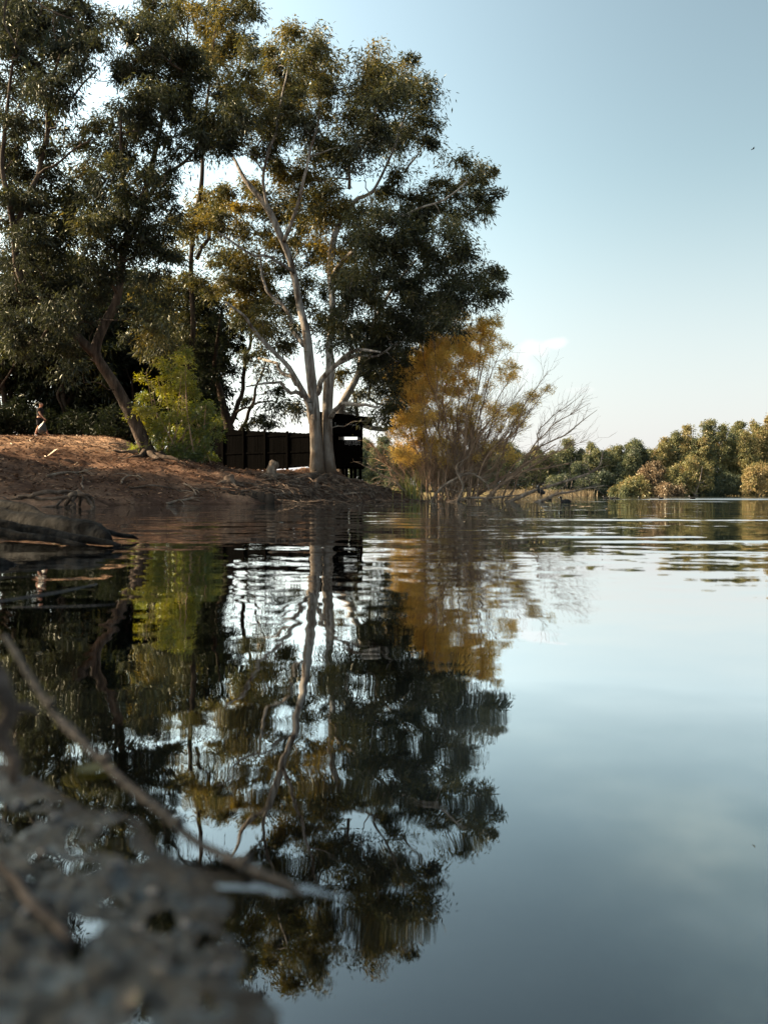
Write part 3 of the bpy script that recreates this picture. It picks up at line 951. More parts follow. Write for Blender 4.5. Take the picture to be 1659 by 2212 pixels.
b = np.array([(737 - CX) / F * 35.3, 35.3, -.3])
yb = 1084
make_tree('eucalyptus_tree', 'pale slanting eucalyptus rising behind the hide to the right of the twin trunks', 'tree', b,
          [[(737, yb + 6, 40), (736, 1035, 33), (735, 1000, 25), (734, 930, 18), (733, 885, 17), (750, 850, 15), (767, 821, 14), (778, 795, 12), (790, 740, 11), (815, 680, 9), (850, 620, 6), (900, 560, 4)],
           [(733, 890, 16), (760, 905, 13, .6), (781, 917, 12, .8), (800, 924, 11, 1.0), (830, 922, 8, 1.4), (865, 918, 5, 1.8), (900, 905, 3, 2.2)],
           [(757, 838, 9, .2), (768, 870, 9, .8), (773, 905, 8, 1.2)], [(778, 795, 8), (800, 840, 6, 1), (815, 870, 5, 1.2), (850, 880, 3, 1.6)]],
          [(840, 900, 18, .2), (870, 900, 20, .15), (800, 860, 22, .2), (850, 860, 35, .12), (890, 850, 35, .12), (830, 800, 40, .12), (880, 770, 45, .1), (930, 720, 45, .1), (920, 790, 35, .15), (800, 780, 30, .2), (850, 720, 45, .12), (960, 660, 35, .15), (760, 880, 10, .3), (900, 900, 18, .2)],
          35.3, 51, M['gum_leaf'], M['bark_pale'], M['bark_limb'], Rc=.56, n_per=300, Lm=.175, Wr=.24, dens=3.4, zs=1.6)

# dark wood behind the crest of the bank
wood = [  # px base, depth, crown px, top py, radius px, label
    (20, 47, 20, 600, 110, 'dark tree behind the bank crest at the left edge of the wood'),
    (95, 52, 90, 560, 120, 'dark tree directly behind the walking person on the crest'),
    (150, 46, 150, 610, 105, 'slim dark tree of the wood two trunks right of the walking person'),
    (190, 55, 190, 540, 120, 'tall dark tree of the wood behind the fork of the leaning trunk'),
    (235, 47, 225, 640, 95, 'dark tree in the gap left of the leaning brown trunk'),
    (280, 53, 285, 590, 105, 'dark tree rising behind the middle of the leaning brown trunk'),
    (345, 49, 345, 650, 85, 'dark tree immediately behind the bright green bush'),
    (405, 56, 405, 640, 80, 'dark tree showing over the right half of the bright green bush'),
    (440, 47, 440, 720, 55, 'small dark tree between the bright green bush and the fence'),
    (-60, 50, -60, 560, 120, 'dark tree cut off by the left edge of the frame beyond the crest')]
for wi, (px, d, cxp, ty, rp, lab) in enumerate(wood):
    r_ = random.Random(100 + wi)
    b = ground_at(px, d)
    yb = gpy(px, d)
    sl_ = r_.uniform(-35, 35)
    lim = [[(px, yb + 5, 17), (px + sl_ * .3, yb - 70, 13), (px + sl_ * .6, yb - 160, 10), (cxp + sl_ * .4, (ty + yb) / 2 - 20, 8), (cxp, ty + 10, 4)],
           [(px + sl_ * .3, yb - 70, 8), (px - sl_ * .8, yb - 150, 6, 1), (cxp - 40, (ty + yb) / 2 - 50, 3, 2)],
           [(px + sl_ * .1, yb - 25, 7), (px + sl_ * 1.3 + 12, yb - 100, 5, -1), (cxp + 40, (ty + yb) / 2 - 30, 3, -1.6)]]
    bl = []
    for q in range(34):
        a_, rr = r_.uniform(0, 6.28), r_.random() ** .5
        cy_ = ty + (yb - 30 - ty) * .48
        hh = (yb - 40 - ty) * .52
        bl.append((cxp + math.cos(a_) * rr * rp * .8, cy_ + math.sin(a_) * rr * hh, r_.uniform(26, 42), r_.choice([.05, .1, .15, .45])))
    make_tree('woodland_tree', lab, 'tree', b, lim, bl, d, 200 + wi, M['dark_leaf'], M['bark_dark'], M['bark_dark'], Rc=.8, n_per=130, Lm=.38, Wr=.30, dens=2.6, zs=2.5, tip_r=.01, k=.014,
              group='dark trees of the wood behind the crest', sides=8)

for ei, (bx_, by_, hx, hy, hz, rr_, nc, lab) in enumerate([
        (-17.5, 15.5, -16.5, 16.5, 8.5, (3.8, 3.8, 3.2), 420, 'large eucalyptus on the near left bank just outside the left frame edge'),
        (-20.0, 20.5, -19.0, 21.0, 9.2, (3.0, 2.2, 2.4), 240, 'eucalyptus farther up the left bank, outside the left frame edge')]):
    rng = np.random.default_rng(880 + ei)
    b = np.array([bx_, by_, gz(bx_, by_)])
    root = thing('eucalyptus_tree', lab, 'tree', b)
    tb, lb = MB(), MB()
    nodes = []
    for q in range(4):
        e = np.array([hx + rng.uniform(-2, 2), hy + rng.uniform(-2, 2), hz + rng.uniform(0, 2)])
        sp = smooth_path(np.array([[*b, .3], [b[0] + .1 * q, b[1], b[2] + 2, .24], [*((b + e) / 2 + rng.normal(0, .4, 3)), .15], [*e, .05]]), .3, .1, q)
        tb.tube(sp[:, :3], sp[:, 3], 9, q, .06)
        nodes += [list(v_) for v_ in sp if v_[2] > b[2] + 2.5]
    cen = np.array([hx, hy, hz]) + nrm(rng.normal(0, 1, (nc, 3))) * (rng.uniform(.1, 1, nc) ** .4)[:, None] * np.array(rr_)
    grow(tb, rng, nodes, cen, .008, .011)
    leaves(lb, rng, cen, .6, 170, .24, .26, np.clip(rng.normal(.3, .15, nc), 0, 1), .8)
    tb.build('trunk', M['bark_brown'], root)
    lb.build('crown', M['gum_leaf'], root, smooth=False)

# undergrowth at the foot of the wood
for ui, (px, d, w_, h_, lab) in enumerate([(-10, 44, 70, 60, 'low dark shrub at the left frame edge on top of the crest'), (55, 46, 60, 50, 'low dark shrub left of the walking person'), (140, 44, 60, 45, 'low dark shrub just right of the walking person'),
                                          (205, 45, 60, 55, 'low dark shrub on the crest midway between the person and the leaning trunk'), (265, 42, 55, 60, 'low dark shrub directly left of the foot of the leaning trunk'), (435, 40, 45, 60, 'low dark shrub between the bright green bush and the fence end')]):
    b = ground_at(px, d)
    yb = gpy(px, d)
    rng = np.random.default_rng(300 + ui)
    root = thing('shrub', lab, 'shrub', b, 'dark undergrowth on the crest')
    cs = np.array([P(px + rng.uniform(-w_, w_), yb - 8 - rng.uniform(0, h_), d + rng.uniform(-1.5, 1.5)) for _ in range(46)])
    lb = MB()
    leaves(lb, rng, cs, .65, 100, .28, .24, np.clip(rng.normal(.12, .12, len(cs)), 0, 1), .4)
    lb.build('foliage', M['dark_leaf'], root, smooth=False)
    sb = MB()
    K = 6
    t = np.linspace(0, 1, K)[None, :, None]
    st = b + np.array([0, 0, -.05]) + rng.normal(0, .2, (len(cs), 3)) * np.array([1, 1, 0])
    pth = st[:, None, :] * (1 - t) + cs[:, None, :] * t + np.sin(t * PI) * rng.normal(0, .15, (len(cs), 1, 3))
    sb.tubes(pth, np.linspace(.03, .008, K)[None, :].repeat(len(cs), 0))
    sb.build('stems', M['bark_dark'], root)

# bright green bush by the leaning trunk
gb = G(395, 992)
rng = np.random.default_rng(61)
root = thing('bush', 'bright yellow green bush lit by the sun beside the foot of the leaning trunk', 'bush', gb)
D_ = gb[1] + .3
blg = [(385, 800, 30, .85), (395, 780, 18, .8), (350, 830, 38, .85), (400, 850, 42, .75), (310, 850, 25, .85), (330, 890, 42, .85), (380, 900, 48, .75), (430, 890, 38, .5), (455, 905, 22, .45), (345, 940, 38, .7), (400, 950, 42, .4), (440, 940, 30, .35), (370, 975, 30, .3), (420, 985, 28, .25), (460, 935, 18, .4), (300, 970, 12, .8), (295, 985, 9, .85), (345, 985, 22, .3), (360, 780, 12, .85), (405, 760, 10, .8), (455, 990, 8, .5), (300, 905, 18, .85), (470, 920, 10, .5), (400, 985, 30, .3), (440, 972, 26, .3), (350, 978, 24, .4), (330, 960, 22, .6), (425, 955, 26, .35)]
cen, tint = blob_clumps(rng, blg, D_, .30, 1.9, 1.0)
cen[:, 2] = np.maximum(cen[:, 2], height(cen[:, 0], cen[:, 1]) + .15)
lb = MB()
leaves(lb, rng, cen, .33, 160, .13, .24, tint, .45)
lb.build('foliage', M['green_leaf'], root, smooth=False)
sb = MB()
nst = []
for i in range(16):
    e = P(rng.uniform(310, 455), rng.uniform(790, 930), D_ + rng.uniform(-.8, .8))
    s_ = gb + np.array([rng.uniform(-1.2, 1.0), rng.uniform(-.3, .6), 0])
    s_[2] = gz(s_[0], s_[1]) - .05
    sp = smooth_path([[*s_, .03], [*((s_ + e) / 2 + rng.normal(0, .15, 3)), .022], [*e, .008]], .25)
    sb.tube(sp[:, :3], sp[:, 3], 6, i)
    nst += [list(x) for x in sp]
grow(sb, rng, nst, cen, .004, .006)
sb.build('stems', M['twig_brown'], root)

# ------------------------------------------------------------------ amber bush in the water on the right
rng = np.random.default_rng(71)
ab = ground_at(960, 29.3)
ab[2] = -.1
AD = 29.3
root = thing('tamarisk_bush', 'amber feathery bush with bare right hand branches growing at the water edge beyond the hide', 'bush', ab)
sb, lb = MB(), MB()
tips = [(850, 870), (862, 815), (880, 760), (905, 735), (935, 715), (975, 690), (1010, 720), (1045, 695), (1075, 690), (1085, 745), (1060, 780), (1110, 800), (1130, 830), (1185, 800), (1165, 850), (1185, 835), (1100, 860), (1150, 880), (1060, 820), (1030, 760), (990, 770), (950, 790), (900, 820),
        (1290, 885), (1275, 870), (1235, 870), (1270, 950), (820, 960), (810, 990), (840, 930), (870, 900), (1120, 930), (1080, 890), (1020, 850), (970, 850), (920, 880)]
nodes, ends = [], []
tips += [(rng.uniform(830, 1130), rng.uniform(850, 1010)) for _ in range(40)]
for i, (tx, ty) in enumerate(tips):
    bx = 965 + (tx - 965) * .22 + rng.uniform(-35, 35)
    if tx > 1180:
        bx = rng.uniform(1030, 1110)
    s_ = P(bx, 1083, AD + rng.uniform(-.7, .7))
    s_[2] = -.12
    dz = rng.uniform(-1.6, 1.6)
    e = P(tx, ty, AD + dz)
    lean = rng.uniform(.25, .5)
    m1 = s_ + (e - s_) * np.array([lean * .75, lean, lean * 1.15])
    m2 = s_ + (e - s_) * np.array([.65, .7, .78])
    w0 = (rng.uniform(2.6, 5) if i < 36 else rng.uniform(1.6, 3.2)) / F * AD / 2
    sp = smooth_path([[*s_, w0], [*m1, w0 * .75], [*m2, w0 * .5], [*e, .006]], .25, .12, i)
    sb.tube(sp[:, :3], sp[:, 3], 6, i, .05)
    nodes += [list(x) for x in sp[len(sp) // 4:]]
    ends.append(sp)
# side twigs, bare and thin, all over
K = 6
tw, trd = [], []
for sp in ends:
    n_ = len(sp)
    dirn = nrm(sp[-1, :3] - sp[0, :3])
    for q in range(34):
        j = int(rng.uniform(.2, 1) * (n_ - 1))
        a_ = sp[j, :3]
        dd = nrm(dirn * .9 + rng.normal(0, .42, 3) + np.array([.12, 0, .1]))
        l = rng.uniform(.35, 1.25)
        t = np.linspace(0, 1, K)[:, None]
        p_ = a_ + dd * l * t + rng.normal(0, .05, (K, 3)) * l * t + np.array([0, 0, .12]) * l * t ** 2
        tw.append(p_)
        trd.append(np.linspace(min(.008, sp[j, 3] * .6), .0022, K))
        for q2 in range(2):
            jj_ = rng.integers(1, K - 1)
            d2 = nrm(dd + rng.normal(0, .45, 3))
            l2 = l * rng.uniform(.25, .6)
            p2 = p_[jj_] + d2 * l2 * t + rng.normal(0, .04, (K, 3)) * l2 * t
            tw.append(p2)
            trd.append(np.linspace(.004, .0018, K))
sb.tubes(np.array(tw), np.array(trd), 4)
bla = [(985, 745, 35, .6), (1020, 735, 38, .6), (950, 745, 32, .65), (1055, 715, 26, .5), (1070, 695, 14, .2), (1040, 700, 16, .5), (925, 755, 30, .75), (905, 780, 28, .8), (960, 790, 35, .5), (1005, 785, 30, .5), (925, 810, 30, .75), (885, 815, 22, .8), (870, 850, 22, .7), (895, 860, 28, .7), (935, 850, 32, .55), (980, 830, 28, .55), (1010, 830, 18, .5),
       (870, 900, 22, .6), (910, 905, 28, .55), (950, 900, 26, .5), (860, 935, 20, .55), (900, 950, 25, .4), (990, 900, 20, .45), (1040, 780, 14, .45), (1060, 760, 14, .4), (985, 960, 22, .35), (940, 960, 22, .4), (1020, 945, 22, .3), (890, 990, 20, .5), (1085, 750, 12, .35), (1110, 790, 10, .3), (1090, 800, 10, .35), (1150, 860, 14, .3), (1125, 880, 10, .3), (1185, 845, 10, .3), (1060, 830, 10, .4), (1000, 690, 12, .3), (980, 700, 10, .4), (1075, 965, 16, .3), (1130, 900, 10, .25), (855, 880, 12, .7)]
cen, tint = blob_clumps(rng, bla + [(rng.uniform(840, 1120), rng.uniform(740, 1000), rng.uniform(6, 13), rng.uniform(.2, .7)) for _ in range(70)], AD, .22, 4.2, .9)
grow(sb, rng, nodes, cen, .003, .004, 4)
leaves(lb, rng, cen, .30, 150, .11, .18, tint, -.1, 12, .14, .9)
sb.build('stems', M['twig_brown'], root)
lb.build('foliage', M['amber_leaf'], root, smooth=False)


# fallen dead branches in the shallows
def dead_branch(label, pts, w0, seed, n=26, mat='dead_wood', ln=(.25, .9), grav=-.1):
    r = np.random.default_rng(seed)
    P4 = [[*p_, w0 * (1 - .8 * i / (len(pts) - 1))] for i, p_ in enumerate(pts)]
    sp = smooth_path(P4, .12, .05, seed)
    o = MB()
    o.tube(sp[:, :3], sp[:, 3], 7, seed, .1)
    K = 6
    tw_, rd_ = [], []
    dirn = nrm(np.array(pts[-1]) - np.array(pts[0]))
    for q in range(n):
        j = int(r.uniform(.1, .98) * (len(sp) - 1))
        dd = nrm(dirn * .7 + r.normal(0, .55, 3))
        l = r.uniform(*ln)
        t = np.linspace(0, 1, K)[:, None]
        p_ = sp[j, :3] + dd * l * t + r.normal(0, .06, (K, 3)) * l * t + np.array([0, 0, grav]) * l * t ** 2
        p_[:, 2] = np.maximum(p_[:, 2], -.06)
        tw_.append(p_)
        rd_.append(np.linspace(min(.012, sp[j, 3] * .6), .003, K))
    o.tubes(np.array(tw_), np.array(rd_), 5)
    ob = o.build('fallen_branch', M[mat])
    return tag(ob, label, 'branch', 'fallen dead branches in the shallows')


DB = [('low dead branch arching left from the hide posts into the water', [(770, 1040, 29.5), (800, 1052, 29), (835, 1070, 28.6), (852, 1082, 28.5)], 9, 40),
      ('thin dead branches below the amber bush leaning toward the bank', [(905, 1082, 28.6), (870, 1055, 28.4), (835, 1030, 28.8), (800, 1012, 29)], 7, 40),
      ('pale arched dead branch lying across the foot of the amber bush', [(930, 1083, 28), (965, 1040, 27.8), (1010, 1025, 27.8), (1050, 1045, 27.9), (1065, 1080, 28)], 8, 34),
      ('pale thick dead branch lying flat on the water under the amber bush', [(960, 1080, 27.5), (1010, 1076, 27.5), (1080, 1074, 27.6), (1160, 1064, 27.8)], 8, 26),
      ('long dead branch slanting up to the right past the perched bird', [(1090, 1083, 27.6), (1150, 1062, 27.6), (1220, 1040, 27.9), (1290, 1012, 28.3), (1302, 975, 28.5)], 9, 44),
      ('rightmost dead branch reaching just above the floating coot', [(1150, 1083, 26.8), (1200, 1070, 26.9), (1250, 1058, 27.2), (1305, 1048, 27.5)], 8, 34),
      ('upright tangle of dead stems right of the amber bush trunk', [(1040, 1082, 28.8), (1090, 1040, 28.8), (1140, 1000, 29.2), (1200, 960, 29.6)], 9, 50),
      ('dark dead branch spreading low behind the pale arched one', [(1000, 1082, 29.8), (1060, 1050, 30), (1130, 1020, 30.2), (1230, 1000, 30.6)], 10, 55),
      ('dead branch curving above the reeds left of the amber bush', [(880, 1083, 29.6), (850, 1030, 29.8), (830, 990, 30), (800, 960, 30.2)], 7, 44),
      ('dead twiggy branch standing in front of the amber bush trunks', [(985, 1084, 27.2), (1000, 1050, 27.3), (985, 1010, 27.6), (1015, 985, 27.8)], 6, 34)]
for i, (lab, pp, w_, n_) in enumerate(DB):
    pts = [P(*q) for q in pp]
    pts[0][2] = min(pts[0][2], max(-.08, gz(pts[0][0], pts[0][1]) - .02))
    dead_branch(lab, pts, w_ / F * 28 / 2, 500 + i, n_, 'dead_wood' if i not in (6, 7, 8) else 'twig_brown', (.3, 1.2))


# reeds
def reeds(name, label, spots, hgt, w, mat, seed, kind=None):
    r = np.random.default_rng(seed)
    b_ = np.array(spots)
    n_ = len(b_)
    h_ = hgt * r.uniform(.6, 1.15, n_)
    ld = r.normal(0, .16, (n_, 2))
    K = 4
    t = np.linspace(0, 1, K)
    cx_ = b_[:, None, :] + np.stack([ld[:, :1] * t ** 2 * h_[:, None], ld[:, 1:] * t ** 2 * h_[:, None], t[None, :] * h_[:, None]], -1)
    an = r.uniform(0, PI, n_)
    sd = np.stack([np.cos(an), np.sin(an), 0 * an], -1)[:, None, :] * (w * np.array([1, .9, .6, .08]))[None, :, None]
    v = np.stack([cx_ - sd, cx_ + sd], 2).reshape(-1, 3)
    base = np.arange(n_)[:, None] * K * 2 + np.arange(K - 1)[None, :] * 2
    q = np.stack([base, base + 1, base + 3, base + 2], -1).reshape(-1, 4)
    o = MB().add(v, q, None, np.repeat(r.uniform(0, 1, n_), K * 2)).build(name, M[mat], smooth=False)
    return tag(o, label, 'reeds', kind=kind)


r = np.random.default_rng(9)
sp_ = [[*(P(r.normal(885, 14), 1083, 28.4 + r.normal(0, .4))[:2]), -.05] for _ in range(160)]
reeds('reed_clump', 'yellow green reeds standing in the water at the left foot of the amber bush', sp_, 1.1, .010, 'green_leaf', 5)
sp_ = []
for _ in range(2600):
    x = r.uniform(22, 44)
    sp_.append([x, 163.0 + r.normal(0, 2.2), -.1])
reeds('reed_bed', 'pale dry reed bed at the foot of the far shore behind the dead branches', sp_, 1.5, .05, 'reed', 6, 'stuff')

# ------------------------------------------------------------------ far shore trees
far = [  # px, top py, half width px, depth, tint, mat, label
    (792, 950, 26, 172, .2, 0, 'far shore tree seen just right of the hide'),
    (835, 944, 28, 170, .35, 0, 'far shore tree glimpsed between the hide and the amber bush'),
    (880, 960, 30, 174, .25, 0, 'far shore tree behind the left edge of the amber bush'),
    (935, 965, 32, 172, .25, 0, 'far shore tree hidden behind the middle of the amber bush'),
    (990, 968, 32, 175, .3, 0, 'far shore tree behind the right stems of the amber bush'),
    (1045, 962, 32, 172, .3, 0, 'far shore tree behind the bare branches, left of three'),
    (1100, 960, 32, 176, .3, 0, 'far shore tree behind the bare branches, middle of three'),
    (1155, 966, 30, 172, .25, 0, 'far shore tree behind the bare branches, right of three'),
    (1192, 975, 26, 178, .4, 0, 'low rounded far shore tree behind the highest bare twig'),
    (1229, 948, 26, 172, .4, 0, 'pointed far shore tree standing over the floating coot'),
    (1275, 958, 28, 170, .3, 0, 'far shore tree standing over the three coots together'),
    (1312, 972, 24, 176, .35, 0, 'low far shore tree left of the slim pointed one'),
    (1335, 964, 24, 172, .3, 0, 'far shore tree touching the left of the slim pointed one'),
    (1370, 954, 22, 168, .15, 0, 'slim pointed dark green tree in the middle of the far shore'),
    (1400, 972, 20, 172, .3, 0, 'low green far shore tree in the dip of the skyline'),
    (1442, 948, 26, 170, .85, 0, 'golden far shore tree right of the skyline dip'),
    (1482, 922, 32, 168, .5, 0, 'rising olive far shore tree left of the tallest pair'),
    (1540, 909, 38, 168, .5, 0, 'big round topped olive tree left of the pale gap on the far shore'),
    (1592, 912, 22, 174, .3, 0, 'thin crowned greyish far shore tree standing in the pale gap'),
    (1625, 913, 32, 166, .62, 0, 'golden green tree right of the pale gap on the far shore'),
    (1668, 898, 34, 166, .75, 0, 'tallest golden tree cut off by the right edge of the frame'),
    (1730, 905, 40, 168, .6, 0, 'far shore tree just beyond the right edge of the frame'),
    (1415, 1000, 26, 162, .5, 1, 'pinkish bare looking tree on the far shore behind the two single coots'),
    (1500, 985, 30, 162, .65, 0, 'shorter golden tree in front of the big round topped far tree'),
    (1452, 1010, 20, 160, .6, 0, 'low golden tree at the water edge right of the pinkish tree'),
    (1640, 1000, 24, 160, .9, 0, 'short amber tree at the right frame edge on the far water line'),
    (1375, 1030, 24, 160, .75, 0, 'small round yellow green bush at the far water line'),
    (1340, 1050, 14, 160, .5, 0, 'tiny bush left of the round yellow green one on the far water line'),
    (1440, 1046, 20, 158, .35, 1, 'low purplish bush on the far water line behind the white billed coot'),
    (1525, 1020, 26, 164, .15, 0, 'dark shaded shrub under the big round topped far tree'),  # dark tint of these shrubs stands in for shadow below the crowns
    (1580, 1022, 30, 165, .1, 0, 'dark shaded shrub below the pale gap on the far shore'),
    (1300, 1022, 34, 166, .08, 0, 'dark shaded shrub on the far shore behind the three coots'),
    (1225, 1025, 34, 166, .1, 0, 'dark shaded shrub on the far shore behind the floating coot')]
for fi, (px, ty, hw, d, ti, mk, lab) in enumerate(far):
    rng = np.random.default_rng(700 + fi)
    x = (px - CX) / F * d
    z0 = max(gz(x, d), .15)
    yb = HY - (z0 - CAM_H) / d * F
    hpx = yb - ty
    root = thing('far_tree' if hpx > 60 else 'far_bush', lab, 'tree' if hpx > 60 else 'bush', (x, d, z0), 'trees along the far shore')
    lim, nodes = MB(), []
    nt_ = 3 if hpx > 60 else 4
    for q in range(nt_):
        e = P(px + rng.uniform(-.6, .6) * hw, ty + hpx * rng.uniform(.12, .4), d + rng.uniform(-2, 2))
        s_ = np.array([x + rng.uniform(-.5, .5), d + rng.uniform(-.5, .5), z0 - .1])
        sp = smooth_path([[*s_, .22 if hpx > 60 else .08], [*(s_ * .55 + e * .45 + rng.normal(0, .5, 3)), .14 if hpx > 60 else .05], [*e, .05]], .7)
        lim.tube(sp[:, :3], sp[:, 3], 6, q, .05)
        nodes += [list(v_) for v_ in sp[len(sp) // 3:]]
    hw = hw * 1.25
    nb_ = int(14 + hpx * hw / 110)
    C_, T_ = [], []
    tall = hpx > 60
    nlead = int(4 + hw / (6.5 if tall else 5))
    for q in range(nlead):       # several upright leaders of uneven height make one ragged crown
        ox = (q + rng.uniform(.1, .9)) / nlead * 2 - 1
        lt_ = rng.uniform(.0, .26) + .30 * abs(ox) ** 2.2
        if q == nlead // 2:
            lt_ = 0.0
        lb_ = rng.uniform(.62, .95) if tall else rng.uniform(.85, 1.0)
        dz_, tq = rng.uniform(-2.6, 2.6), rng.normal(0, .16)
        lw = rng.uniform(.13, .24) * hw + 2.5
        fy, lean = lt_, rng.normal(0, .12)
        while fy < lb_:
            rb_ = lw * rng.uniform(.6, 1.15) * (.55 if fy < lt_ + .06 else 1)
            c = P(px + ox * hw + lean * (fy - lt_) * hpx + rng.normal(0, .35) * lw, ty + fy * hpx + rb_ * .6, d + dz_ + rng.normal(0, .5))
            r_ = rb_ / F * d
            n = 9
            C_.append(c + rng.normal(0, .55, (n, 3)) * r_ * np.array([1, 1, 1.2]))
            T_.append(np.clip(ti + tq + rng.normal(0, .08) - .18 * (fy - .3) + rng.normal(0, .06, n), 0, 1))
            fy += rb_ * rng.uniform(.8, 1.3) / hpx
    C_, T_ = np.concatenate(C_), np.concatenate(T_)
    C_[:, 2] = np.maximum(C_[:, 2], z0 + .3)
    grow(lim, rng, nodes, C_[::3], .02, .02, 4)
    lb = MB()
    leaves(lb, rng, C_, .75, 34, .42, .45, T_, .9, 9, .28)
    lim.build('trunk', M['bark_limb'], root)
    lb.build('crown', M['far_leaf_pink'] if mk else M['far_leaf'], root, smooth=False)

# ------------------------------------------------------------------ bird hide with its screen fence
HD = 32.0
xl, xr = P(668, 0, HD)[0], P(781, 0, HD)[0]
zt = P(0, 900, HD)[2]
zb = P(0, 1004, HD)[2]
hide = thing('bird_hide', 'dark wooden bird hide on posts over the water behind the twin trunked eucalyptus', 'hut', ((xl + xr) / 2, HD + 1.2, max(0, gz((xl + xr) / 2, HD + 1.2))))
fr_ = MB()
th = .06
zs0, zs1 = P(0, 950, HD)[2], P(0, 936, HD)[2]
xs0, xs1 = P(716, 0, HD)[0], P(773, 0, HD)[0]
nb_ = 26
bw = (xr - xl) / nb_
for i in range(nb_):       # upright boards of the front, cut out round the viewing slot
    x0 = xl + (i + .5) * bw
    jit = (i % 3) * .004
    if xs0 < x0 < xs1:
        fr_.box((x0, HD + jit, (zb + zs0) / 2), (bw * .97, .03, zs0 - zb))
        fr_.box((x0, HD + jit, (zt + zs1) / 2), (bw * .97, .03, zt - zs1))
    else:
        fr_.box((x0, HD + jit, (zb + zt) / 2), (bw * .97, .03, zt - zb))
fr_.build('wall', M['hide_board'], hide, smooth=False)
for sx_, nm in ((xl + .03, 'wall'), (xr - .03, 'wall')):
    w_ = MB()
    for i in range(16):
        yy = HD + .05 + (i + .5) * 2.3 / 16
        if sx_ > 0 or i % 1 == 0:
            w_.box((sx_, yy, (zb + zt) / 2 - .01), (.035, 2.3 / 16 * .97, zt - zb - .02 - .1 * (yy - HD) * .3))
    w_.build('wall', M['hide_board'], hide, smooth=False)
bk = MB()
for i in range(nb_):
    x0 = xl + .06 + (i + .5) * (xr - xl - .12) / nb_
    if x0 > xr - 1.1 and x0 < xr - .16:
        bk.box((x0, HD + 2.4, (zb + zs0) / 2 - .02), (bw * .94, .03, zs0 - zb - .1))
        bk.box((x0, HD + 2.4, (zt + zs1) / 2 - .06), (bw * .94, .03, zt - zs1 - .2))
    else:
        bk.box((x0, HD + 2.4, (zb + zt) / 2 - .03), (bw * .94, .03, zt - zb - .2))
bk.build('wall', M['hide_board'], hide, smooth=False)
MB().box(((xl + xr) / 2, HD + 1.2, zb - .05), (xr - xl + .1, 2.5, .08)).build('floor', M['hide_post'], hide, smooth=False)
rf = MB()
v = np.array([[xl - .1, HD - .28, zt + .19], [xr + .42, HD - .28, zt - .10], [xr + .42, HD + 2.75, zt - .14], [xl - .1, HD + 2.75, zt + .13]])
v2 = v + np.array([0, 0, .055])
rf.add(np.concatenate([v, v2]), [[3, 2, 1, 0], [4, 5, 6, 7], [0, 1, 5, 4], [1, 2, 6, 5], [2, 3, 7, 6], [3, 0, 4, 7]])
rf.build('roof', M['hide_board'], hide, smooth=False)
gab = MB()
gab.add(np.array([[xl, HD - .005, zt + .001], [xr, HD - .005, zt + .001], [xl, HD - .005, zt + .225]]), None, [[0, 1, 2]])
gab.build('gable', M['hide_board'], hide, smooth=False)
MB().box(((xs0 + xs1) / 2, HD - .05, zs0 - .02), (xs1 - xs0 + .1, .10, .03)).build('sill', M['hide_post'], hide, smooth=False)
for px, dy in ((748, .25), (757, .9), (766.5, .2), (690, .3), (775, 2.0), (735, 2.1), (706, 2.1)):
    x0 = P(px, 0, HD)[0]
    zg = min(gz(x0, HD + dy), 0) - .3
    MB().tube([[x0, HD + dy, zg], [x0, HD + dy, (zg + zb) / 2], [x0, HD + dy, zb - .09]], [.075, .075, .07], 8, px, .02).build('post', M['hide_post'], hide)

fl, frr = P(440, 0, 36.0), P(672, 0, HD + .15)
fence = thing('screen_fence', 'long dark board screen fence leading from the bush to the hide', 'fence', ((fl[0] + frr[0]) / 2, (fl[1] + frr[1]) / 2, gz((fl[0] + frr[0]) / 2, (fl[1] + frr[1]) / 2)))
ztl, ztr = P(0, 926, 36.0)[2], P(0, 936, HD + .15)[2]
zbl, zbr = P(0, 992, 36.0)[2] - .75, P(0, 1007, HD + .15)[2]
dx = frr[:2] - fl[:2]
lnf = np.linalg.norm(dx)
rzf = math.atan2(dx[1], dx[0])
npn = 5
rngf = random.Random(4)
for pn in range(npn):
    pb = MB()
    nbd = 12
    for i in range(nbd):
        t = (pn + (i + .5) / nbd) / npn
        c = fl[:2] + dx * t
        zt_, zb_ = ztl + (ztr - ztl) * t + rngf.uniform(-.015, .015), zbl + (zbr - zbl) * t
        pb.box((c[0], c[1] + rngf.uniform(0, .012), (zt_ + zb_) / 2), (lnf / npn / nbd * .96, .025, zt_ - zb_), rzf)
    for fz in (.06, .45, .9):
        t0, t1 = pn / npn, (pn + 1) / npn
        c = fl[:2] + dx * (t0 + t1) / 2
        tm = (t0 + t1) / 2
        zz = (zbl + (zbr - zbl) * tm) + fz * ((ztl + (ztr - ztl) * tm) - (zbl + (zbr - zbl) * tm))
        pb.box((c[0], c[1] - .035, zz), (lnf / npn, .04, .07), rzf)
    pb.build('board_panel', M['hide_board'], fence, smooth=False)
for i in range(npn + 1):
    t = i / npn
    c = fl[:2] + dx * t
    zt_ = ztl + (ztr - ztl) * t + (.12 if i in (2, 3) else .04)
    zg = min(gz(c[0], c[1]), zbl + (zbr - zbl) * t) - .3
    MB().box((c[0], c[1] - .09, (zt_ + zg) / 2), (.10, .07, zt_ - zg), rzf).build('post', M['hide_post'], fence, smooth=False)


